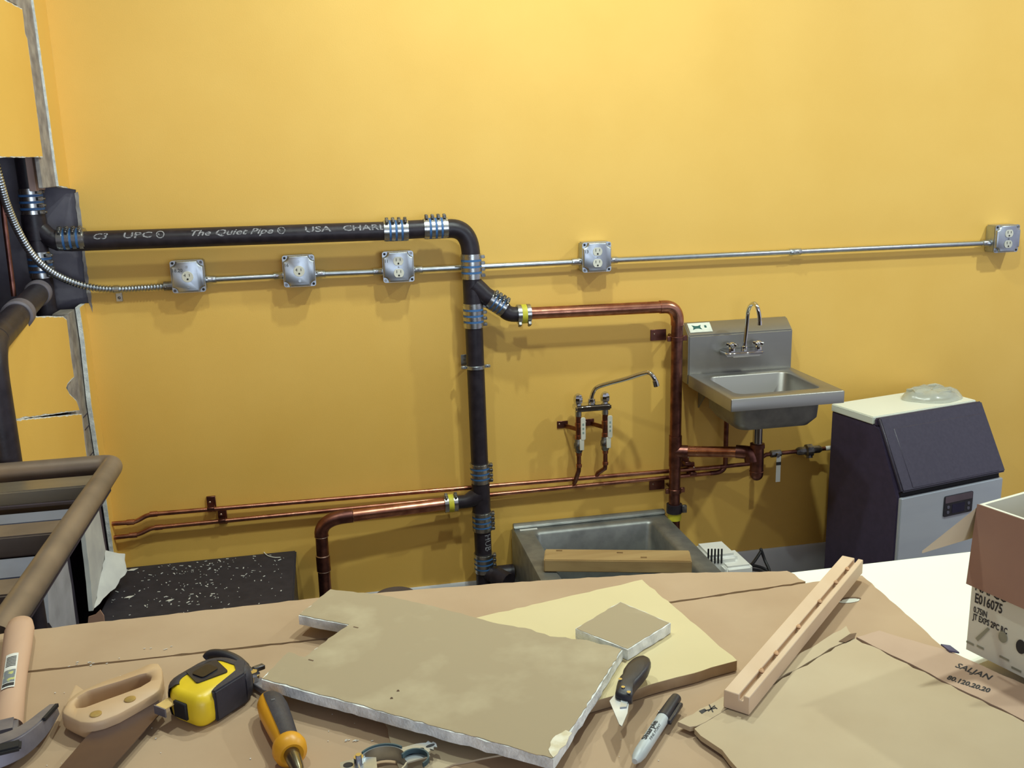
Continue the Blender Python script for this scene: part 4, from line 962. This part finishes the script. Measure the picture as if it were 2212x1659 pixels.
# rubber jacket around the sides except the mouth end, lapping onto the top
idx = [i for i, (a, b) in enumerate(pr) if not (a < .024 and b < .052)]
k0 = next(i for i in idx if (i-1) % len(pr) not in idx)
order = [(k0+j) % len(pr) for j in range(len(idx))]
def rl(k, z): q = tmprof(k); return [TM(*q[i], z) for i in order]
MB().loft([rl(-.004, -.0005), rl(.001, .004), rl(.0022, .012), rl(.0022, HT-.010), rl(.0005, HT-.002), rl(-.007, HT+.0014), rl(-.011, HT+.0012), rl(-.0115, HT-.002)], False, False, closed=False).build('rubber_jacket', tapeK, tmz, smooth=60)
jk = MB().loft([[TM(a, b, z) for a, b in ((.020, -.0025), (LT-.018, -.0025), (LT+.0025, .018), (LT+.0025, .03), (LT-.010, .028), (LT-.020, .014), (.030, .008), (.020, .004))] for z in (.001, HT-.004, HT+.0014)]).build('rubber_jacket', tapeK, tmz, bevel=.002, seg=2)
cn = V(.047, .040, 0)
MB().prism([TM(cn.x+a*.70+b*.28, cn.y+b*.78-a*.25, HT+.0002) for a, b in rrect(.050, .042, .004, 3)], (0, 0, .0016)).build('face_label', blackP, tmz)
MB().prism([TM(cn.x+a*.62-.002, cn.y+b*.6, HT+.0017) for a, b in rrect(.038, .032, .006, 3)], (0, 0, .0016)).build('belt_clip', mat('clip_black', (26, 24, 28), .3, scale=20), tmz)
MB().obox(TM(-.001, .030, .018), tu*.002, tv*.010, Z*.010).build('tape_mouth', darkslot, tmz, bevel=.001, seg=1)
MB().obox(TM(-.006, .046, .024), tu*.010, tv*.008, Z*.0006).build('tape_blade', mat('blade_cream', (226, 190, 116), .5, scale=20), tmz)
MB().obox(TM(-.0155, .046, .020), tu*.0008, tv*.009, Z*.005).build('end_hook', toolSt, tmz)
# pliers behind the tape
plr = thing('pliers', T(520, 1450, tz0), 'black-handled pliers behind the tape measure, jaws tucked under the drywall', 'pliers')
pz = CZ+.022
hpth = [T(448, 1424, pz+.004), T(456, 1416, pz+.008), T(480, 1416, pz+.01), T(508, 1427, pz+.008), T(528, 1444, pz+.004), T(545, 1458, pz)]
MB().tube(smooth_path(hpth, 6), [.0072]*25+[.006]*6, 14).build('handle_grip', blackP, plr)
hp2 = [V(p.x-.004, p.y-.006, CZ+.0145) for p in hpth]
MB().tube(smooth_path(hp2, 6), .006, 12).build('handle_grip', blackP, plr)
q = T(547, 1460, pz)
MB().cyl(q-Z*.010, q+Z*.002, .008, n=16).cyl(q+Z*.002, q+Z*.006, .0055, n=6).build('pivot_bolt', chrome, plr)
MB().obox(q+V(.006, .010, .004), (.006, .003, 0), (-.002, .003, 0), (0, 0, .003)).build('bolt_wing', screwM, plr, bevel=.001, seg=1)
j1 = T(610, 1505, CZ+.012)
MB().prism([V(q.x-.008, q.y+.002, CZ+.009), V(q.x+.006, q.y+.009, CZ+.009), V(j1.x, j1.y, CZ+.009), V(j1.x-.008, j1.y-.006, CZ+.009)], (0, 0, .008)).build('jaw', toolSt, plr, bevel=.001, seg=1)
# screwdriver
sa, sb = T(580, 1511, CZ+.022), T(628, 1624, CZ+.022)
sdr = thing('screwdriver', (sa+sb)/2, 'black and orange handled screwdriver beside the tape measure', 'screwdriver')
ax = (sb-sa).normalized(); LS = (sb-sa).length; rt = V(-ax.y, ax.x, 0); rt = rt if rt.x > 0 else -rt
prh = [(.004, -.004), (.011, .000), (.0148, .010), (.0158, .025), (.0145, LS*.5), (.0125, LS*.78), (.0135, LS*.9), (.0115, LS*.95)]
MB().lathe(prh, sa, ax, 28).build('handle_core', orangeH, sdr)
gl = []
for r_, h in [(.012, .002), (.0156, .011), (.0168, .026), (.0154, LS*.5), (.0136, LS*.76), (.0142, LS*.86)]:
    gl.append([sa+ax*h+(rt*math.cos(t)+Z*math.sin(t))*r_ for t in [R(-75+190*i/14) for i in range(15)]])
MB().loft(gl, False, False, closed=False).build('rubber_grip', tapeK, sdr, smooth=60)
MB().lathe([(.0125, LS*.86), (.0165, LS*.89), (.0178, LS*.95), (.0165, LS*1.02), (.0120, LS*1.06), (.008, LS*1.04)], sa, ax, 28).build('collar', orangeH, sdr)
MB().lathe([(.0085, LS*1.0), (.0078, LS*1.12), (.0058, LS*1.30), (.0040, LS*1.35), (.004, LS*2.1)], sa, ax, 18).build('shaft', mat('shaft_steel', (150, 142, 118), .25, 1., scale=20), sdr)
text('grip_print', 'II', .006, lambda x, y: sa+ax*(.03+x)+rt*(y-.002)+Z*.0172, mat('print_grey', (128, 128, 130), .6, scale=20), sdr)
# hand saw
sw = thing('hand_saw', T(240, 1510, tz0), 'hand saw with wooden handle and two brass bolts, blade towards the viewer', 'saw')
sz = CZ+.030
out_ = [(133, 1537), (146, 1512), (166, 1496), (215, 1474), (262, 1458), (300, 1444), (326, 1432), (342, 1431), (351, 1444), (352, 1465), (345, 1490), (336, 1497), (300, 1518), (255, 1543), (222, 1556), (196, 1562), (172, 1560), (150, 1550), (134, 1541)]
hol = [(161, 1518), (168, 1506), (190, 1493), (225, 1482), (262, 1471), (300, 1458), (316, 1455), (326, 1460), (322, 1472), (300, 1485), (260, 1500), (220, 1514), (185, 1527), (166, 1528)]
No = 64
def sl(pts, z, k=0.):
    p = resample(TP(pts, sz), No); c = sum(p, V(0, 0, 0))/No
    return [V(c.x+(q.x-c.x)*(1+k), c.y+(q.y-c.y)*(1+k), z) for q in p]
MB().loft([sl(out_, sz-.020, -.04), sl(out_, sz-.016, 0), sl(out_, sz-.006, .0), sl(out_, sz-.001, -.012), sl(out_, sz, -.035), sl(hol, sz, .05), sl(hol, sz-.003, 0), sl(hol, sz-.017, 0), sl(hol, sz-.020, .05), sl(out_, sz-.020, -.04)], False, False).build('handle', sWood, sw, smooth=60)
MB().prism(TP([(134, 1536), (163, 1475), (184, 1490), (178, 1500), (158, 1514)], sz-.0006), (0, 0, -.018)).build('handle_horn', sWood, sw, bevel=.002, seg=2)
for a, b in ((207, 1543), (281, 1511)):
    q = T(a, b, sz+.0002); MB().lathe([(.0062, 0), (.0062, .001), (.004, .0016), (.0005, .0012)], q, Z, 18).build('brass_bolt', brass, sw)
bz_ = CZ+.018
MB().prism([T(188, 1592, bz_), T(225, 1560, bz_), T(340, 1510, bz_), T(353, 1535, bz_), V(*T(250, 1650, bz_)), V(*T(140, 1800, bz_)), V(*T(60, 1740, bz_))], (0, 0, .0012)).build('blade', sawSt, sw)
# claw hammer
hm = thing('claw_hammer', T(20, 1500, tz0), 'claw hammer with wooden handle, its steel claw pointing right', 'hammer')
hz = CZ+.024
ha, hb = T(44, 1347, hz), T(14, 1575, hz)
hax = (hb-ha).normalized(); hr_ = V(-hax.y, hax.x, 0); hr_ = hr_ if hr_.x > 0 else -hr_
Lh = (hb-ha).length; L_ = []
for t, ra, rb in ((-.012, .006, .005), (0, .0150, .011), (.08, .0178, .013), (.3, .0168, .0125), (.55, .0150, .0118), (.75, .0150, .0118), (.92, .0160, .0125), (1.0, .0165, .0125)):
    L_.append([ha+hax*(Lh*t)+hr_*(ra*math.cos(a))+Z*(rb*math.sin(a)) for a in [2*math.pi*i/22 for i in range(22)]])
MB().loft(L_).build('handle', hWood, hm, smooth=60)
lbm = T(20, 1460, hz+.0128)
def onh(u, v): return ha+hax*(Lh*(.42+.32*v))+hr_*(.0158*math.sin(u))+Z*(.0123*math.cos(u)+.0006)
lab = MB().loft([[onh(-.55+.9*i/8, v) for i in range(9)] for v in (0, .5, 1)], False, False, closed=False).build('paper_label', whiteP, hm)
for k in range(7):
    v0 = .10+k*.045; MB().loft([[onh(-.45+.7*i/6, v)+Z*.0004 for i in range(7)] for v in (v0, v0+.02)], False, False, closed=False).build('bar_code_line', inkM, lab)
MB().loft([[onh(-.5+.8*i/6, v)+Z*.0004 for i in range(7)] for v in (.5, .85)], False, False, closed=False).build('label_print', mat('print_grey2', (120, 126, 130), .6, c2=(190, 190, 120), scale=120, contrast=(.5, .55)), lab)
MB().loft([[onh(-.5+.8*i/6, v)+Z*.0004 for i in range(7)] for v in (.88, .96)], False, False, closed=False).build('label_print', inkM, lab)
hc = hb+hax*.018
MB().obox(V(hb.x, hb.y, hz-.002)+hax*.014-hr_*.004, hr_*.017, hax*.015, Z*.016).build('head_neck', toolSt, hm, bevel=.004, seg=2)
cl_ = [T(-60, 1640, hz+.004), T(0, 1622, hz+.004), T(40, 1604, hz+.004), T(75, 1578, hz+.003), T(100, 1552, hz+.001), T(118, 1532, hz-.004)]
cp2 = smooth_path(cl_, 5); L_ = []
for i, p in enumerate(cp2):
    t = (cp2[min(i+1, len(cp2)-1)]-cp2[max(i-1, 0)]).normalized(); n_ = V(-t.y, t.x, 0).normalized(); k = i/(len(cp2)-1)
    hw = .0135*(1-.62*max(0, k-.35)/.65); hh = .013*(1-.45*k)
    L_.append([p+n_*a*hw+Z*b*hh for a, b in ((-1, -1), (1, -1), (1.0, 1), (-.6, 1))])
MB().loft(L_).build('claw_head', toolSt, hm, bevel=.0015, seg=2)
pA, pB = cp2[-9], cp2[-1]
MB().obox((pA+pB)/2+Z*.009+V(.006, -.006, 0), (pB-pA)*.45, V(-(pB-pA).y, (pB-pA).x, 0).normalized()*.0016, Z*.002).build('nail_slot', darkslot, hm)
q = T(20, 1615, hz+.0155); MB().obox(q, hr_*.011, hax*.008, Z*.003).build('handle_eye', darkslot, hm, bevel=.002, seg=2)

# pipe clamp in the foreground
pcm = thing('pipe_clamp', T(850, 1650, CZ+.01), 'zinc pipe clamp with round band and slotted tabs at the front edge', 'clamp')
cz = CZ+.009
ce = T(828, 1650, cz+.012); RR = .0235
def ring(c, r, a0, a1, z0, z1, n=26): return [[c+V(r*math.cos(t), r*math.sin(t), z-c.z) for t in [R(a0+(a1-a0)*i/n) for i in range(n+1)]] for z in (z0, z1)]
def strip(c, r, th, a0, a1, z0, z1):
    i0, i1 = ring(c, r, a0, a1, z0, z1); o0_, o1 = ring(c, r+th, a0, a1, z0, z1)
    n = len(i0); return MB().loft([[i0[k], i1[k], o1[k], o0_[k]] for k in range(n)])
strip(ce, RR, .0016, 20, 340, cz, cz+.016).build('clamp_ring', galv, pcm)
strip(ce, RR+.0016, .0016, 40, 140, cz+.013, cz+.0175).build('rubber_lining', rubG, pcm)
c2r = T(896, 1640, cz+.014)
strip(c2r, .013, .0016, -60, 150, cz+.012, cz+.017).build('rubber_lining', rubG, pcm)
tA, tB = T(868, 1634, cz+.010), T(942, 1608, cz+.010); du = (tB-tA).normalized(); dn = V(-du.y, du.x, 0); Lt = (tB-tA).length
o_ = tA
tabp = [(0, -.014), (.018, -.016), (.024, -.016), (.024, -.010), (Lt*.72, -.009), (Lt*.75, -.005), (Lt*.82, -.009), (Lt*.88, -.004), (Lt*.95, -.007), (Lt, 0), (Lt*.96, .004), (Lt*.9, .003), (Lt*.86, .008), (Lt*.78, .006), (.026, .008), (.02, .010), (0, .012)]
tb_ = MB().prism([o_+du*a+dn*b for a, b in tabp], (0, 0, .0016)).build('slotted_tab', galv, pcm)
for a, b, r1_, r2_ in ((.009, -.001, .0036, .0036), (.020, -.002, .004, .0028), (Lt*.82, -.001, .005, .002)):
    MB().prism([o_+du*(a+r1_*math.cos(t))+dn*(b+r2_*math.sin(t))+Z*.0017 for t in [2*math.pi*i/16 for i in range(16)]], (0, 0, .0002)).build('tab_hole', darkslot, tb_)
tA = T(735, 1655, cz+.010); MB().prism([tA+V(a, b, 0) for a, b in ((0, .004), (.022, .008), (.036, .004), (.036, -.03), (0, -.03))], (0, 0, .0016)).build('slotted_tab', galv, pcm)
q = T(775, 1642, cz+.014); MB().cyl(q-Z*.004, q+Z*.004, .005, n=12).cyl(q+Z*.004, q+Z*.0065, .003, n=8).build('clamp_screw', chrome, pcm)
MB().prism([T(752, 1652, cz+.0118)+V(.005*math.cos(t), .004*math.sin(t), 0) for t in [2*math.pi*i/14 for i in range(14)]], (0, 0, .0002)).build('tab_hole', darkslot, pcm)

# carton of fittings at the right
A_ = T(2086, 1411, TZc+.012); fd = V(.10, -.33, 0).normalized(); fd = (T(2212, 1474, TZc+.012)-A_); fd.z = 0; fd.normalize()
fn_ = V(-fd.y, fd.x, 0); fn_ = fn_ if fn_.x > 0 else -fn_      # away from the camera side of that face
LB, DB, HB = .20, .22, .185
zb0 = CZ+.0168
def Bx(a, d, z): return V(A_.x, A_.y, zb0)+fd*a+fn_*d+Z*z
cbx = thing('fittings_carton', Bx(.1, .1, 0), 'open white carton printed E016075 with brown flaps at the right edge', 'box')
tt = .004
face_ = MB().prism([Bx(0, 0, .0), Bx(LB, 0, 0), Bx(LB, 0, HB), Bx(0, 0, HB)], fn_*tt).build('carton_side', boxW, cbx)
MB().prism([Bx(0, tt, 0), Bx(0, DB, 0), Bx(0, DB, HB), Bx(0, tt, HB)], fd*tt).build('carton_side', boxW, cbx)
MB().prism([Bx(LB-tt, tt, 0), Bx(LB-tt, DB, 0), Bx(LB-tt, DB, HB), Bx(LB-tt, tt, HB)], fd*tt).build('carton_side', boxW, cbx)
MB().prism([Bx(0, DB-tt, 0), Bx(LB, DB-tt, 0), Bx(LB, DB-tt, HB), Bx(0, DB-tt, HB)], fn_*tt).build('carton_side', boxW, cbx)
MB().prism([Bx(tt, tt, 0), Bx(LB-tt, tt, 0), Bx(LB-tt, DB-tt, 0), Bx(tt, DB-tt, 0)], Z*tt).build('carton_bottom', cardD, cbx)
MB().prism([Bx(0, -.001, HB), Bx(LB, -.001, HB), Bx(LB, -.012, HB-.098), Bx(0, -.008, HB-.098)], fn_*-.003+Z*.001).build('hanging_flap', cardD, cbx)
h1 = Bx(0, .004, HB)
F1 = T(1992, 1190, zb0+HB-.045); F2 = F1+(V(1, 0, 0)*.0)+fd*0.0
MB().prism([h1, Bx(0, DB, HB), F1+fn_*DB, F1], (0, 0, -.003)).build('side_flap', cardL, cbx)
MB().prism([Bx(.02, DB, HB), Bx(LB, DB, HB), Bx(LB, DB+.03, HB+.09), Bx(.02, DB+.03, HB+.09)], fn_*.003).build('back_flap', boxW, cbx)
def cprint(body, pa, pb, size, bold=0.):
    def hit(a, b):
        d = ray(a, b); o = Bx(0, 0, 0); t = (o-CAM).dot(fn_)/d.dot(fn_); return CAM+d*t
    a, b = hit(*pa), hit(*pb)
    return text('carton_print', body, size, flat(a-fn_*.0005, fd, Z), inkM, face_, bold=bold, width=(b-a).dot(fd))
cprint('NAPCO', (2107, 1274), (2176, 1301), .016, .0003)
cprint('E016075', (2106, 1300), (2165, 1324), .0165, .0004)
cprint('0.75IN', (2103, 1321), (2132, 1333), .0105, .0003)
cprint('JT EXPS 2PC RC', (2101, 1336), (2176, 1366), .0105, .0003)
def hitf(a, b):
    d = ray(a, b); o = Bx(0, 0, 0); t = (o-CAM).dot(fn_)/d.dot(fn_); return CAM+d*t-fn_*.0005
grey = mat('carton_grey_print', (150, 148, 126), .7, scale=30)
MB().prism([hitf(*q) for q in ((2108, 1378), (2134, 1355), (2139, 1359), (2113, 1385))], -fn_*.0003).build('printed_pipe', grey, face_)
MB().prism([hitf(2167, 1376)+fd*.0055*math.cos(t)+Z*.007*math.sin(t) for t in [2*math.pi*i/18 for i in range(18)]], -fn_*.0003).build('printed_ring', grey, face_)
MB().prism([hitf(2206, 1397)+fd*.006*math.cos(t)+Z*.0085*math.sin(t) for t in [2*math.pi*i/20 for i in range(20)]], -fn_*.0003).build('printed_seal', inkM, face_)
for a, b, w_ in ((2096, 1389, .010), (2118, 1398, .009), (2170, 1422, .012), (2196, 1446, .012)):
    q = hitf(a, b); MB().obox(q, fd*w_/2, fn_*.0002, Z*.0012).build('printed_line', grey, face_)
o = MB().prism(TP([(2032, 1394), (2052, 1397), (2072, 1412), (2050, 1408)], z2+.0072), (0, 0, .002)).build('blue_tape_scrap', mat('blue_scrap', (84, 78, 110), .6, scale=20)); tag(o, 'small dark blue tape scrap between the carton and the white counter', 'tape scrap')

# crumbs on the cardboard
rd = random.Random(9); mb = MB()
for i in range(70):
    q = T(rd.uniform(60, 1500), rd.uniform(1400, 1655), CZ+.0068); s_ = rd.choice((.0003, .0004, .0006))
    mb.obox(q, (s_, 0, 0), (0, s_, 0), (0, 0, s_*.6))
for a, b, n in ((195, 1432, 12), (340, 1400, 5), (760, 1600, 8)):
    for i in range(n):
        q = T(a+rd.gauss(0, 26), b+rd.gauss(0, 4), CZ+.0068); mb.obox(q, (.0012, .0003, 0), (-.0001, .0004, 0), (0, 0, .0003))
o = mb.build('plaster_crumbs', whiteP); tag(o, 'tiny white plaster crumbs scattered over the brown cardboard', 'debris'); o['kind'] = 'stuff'
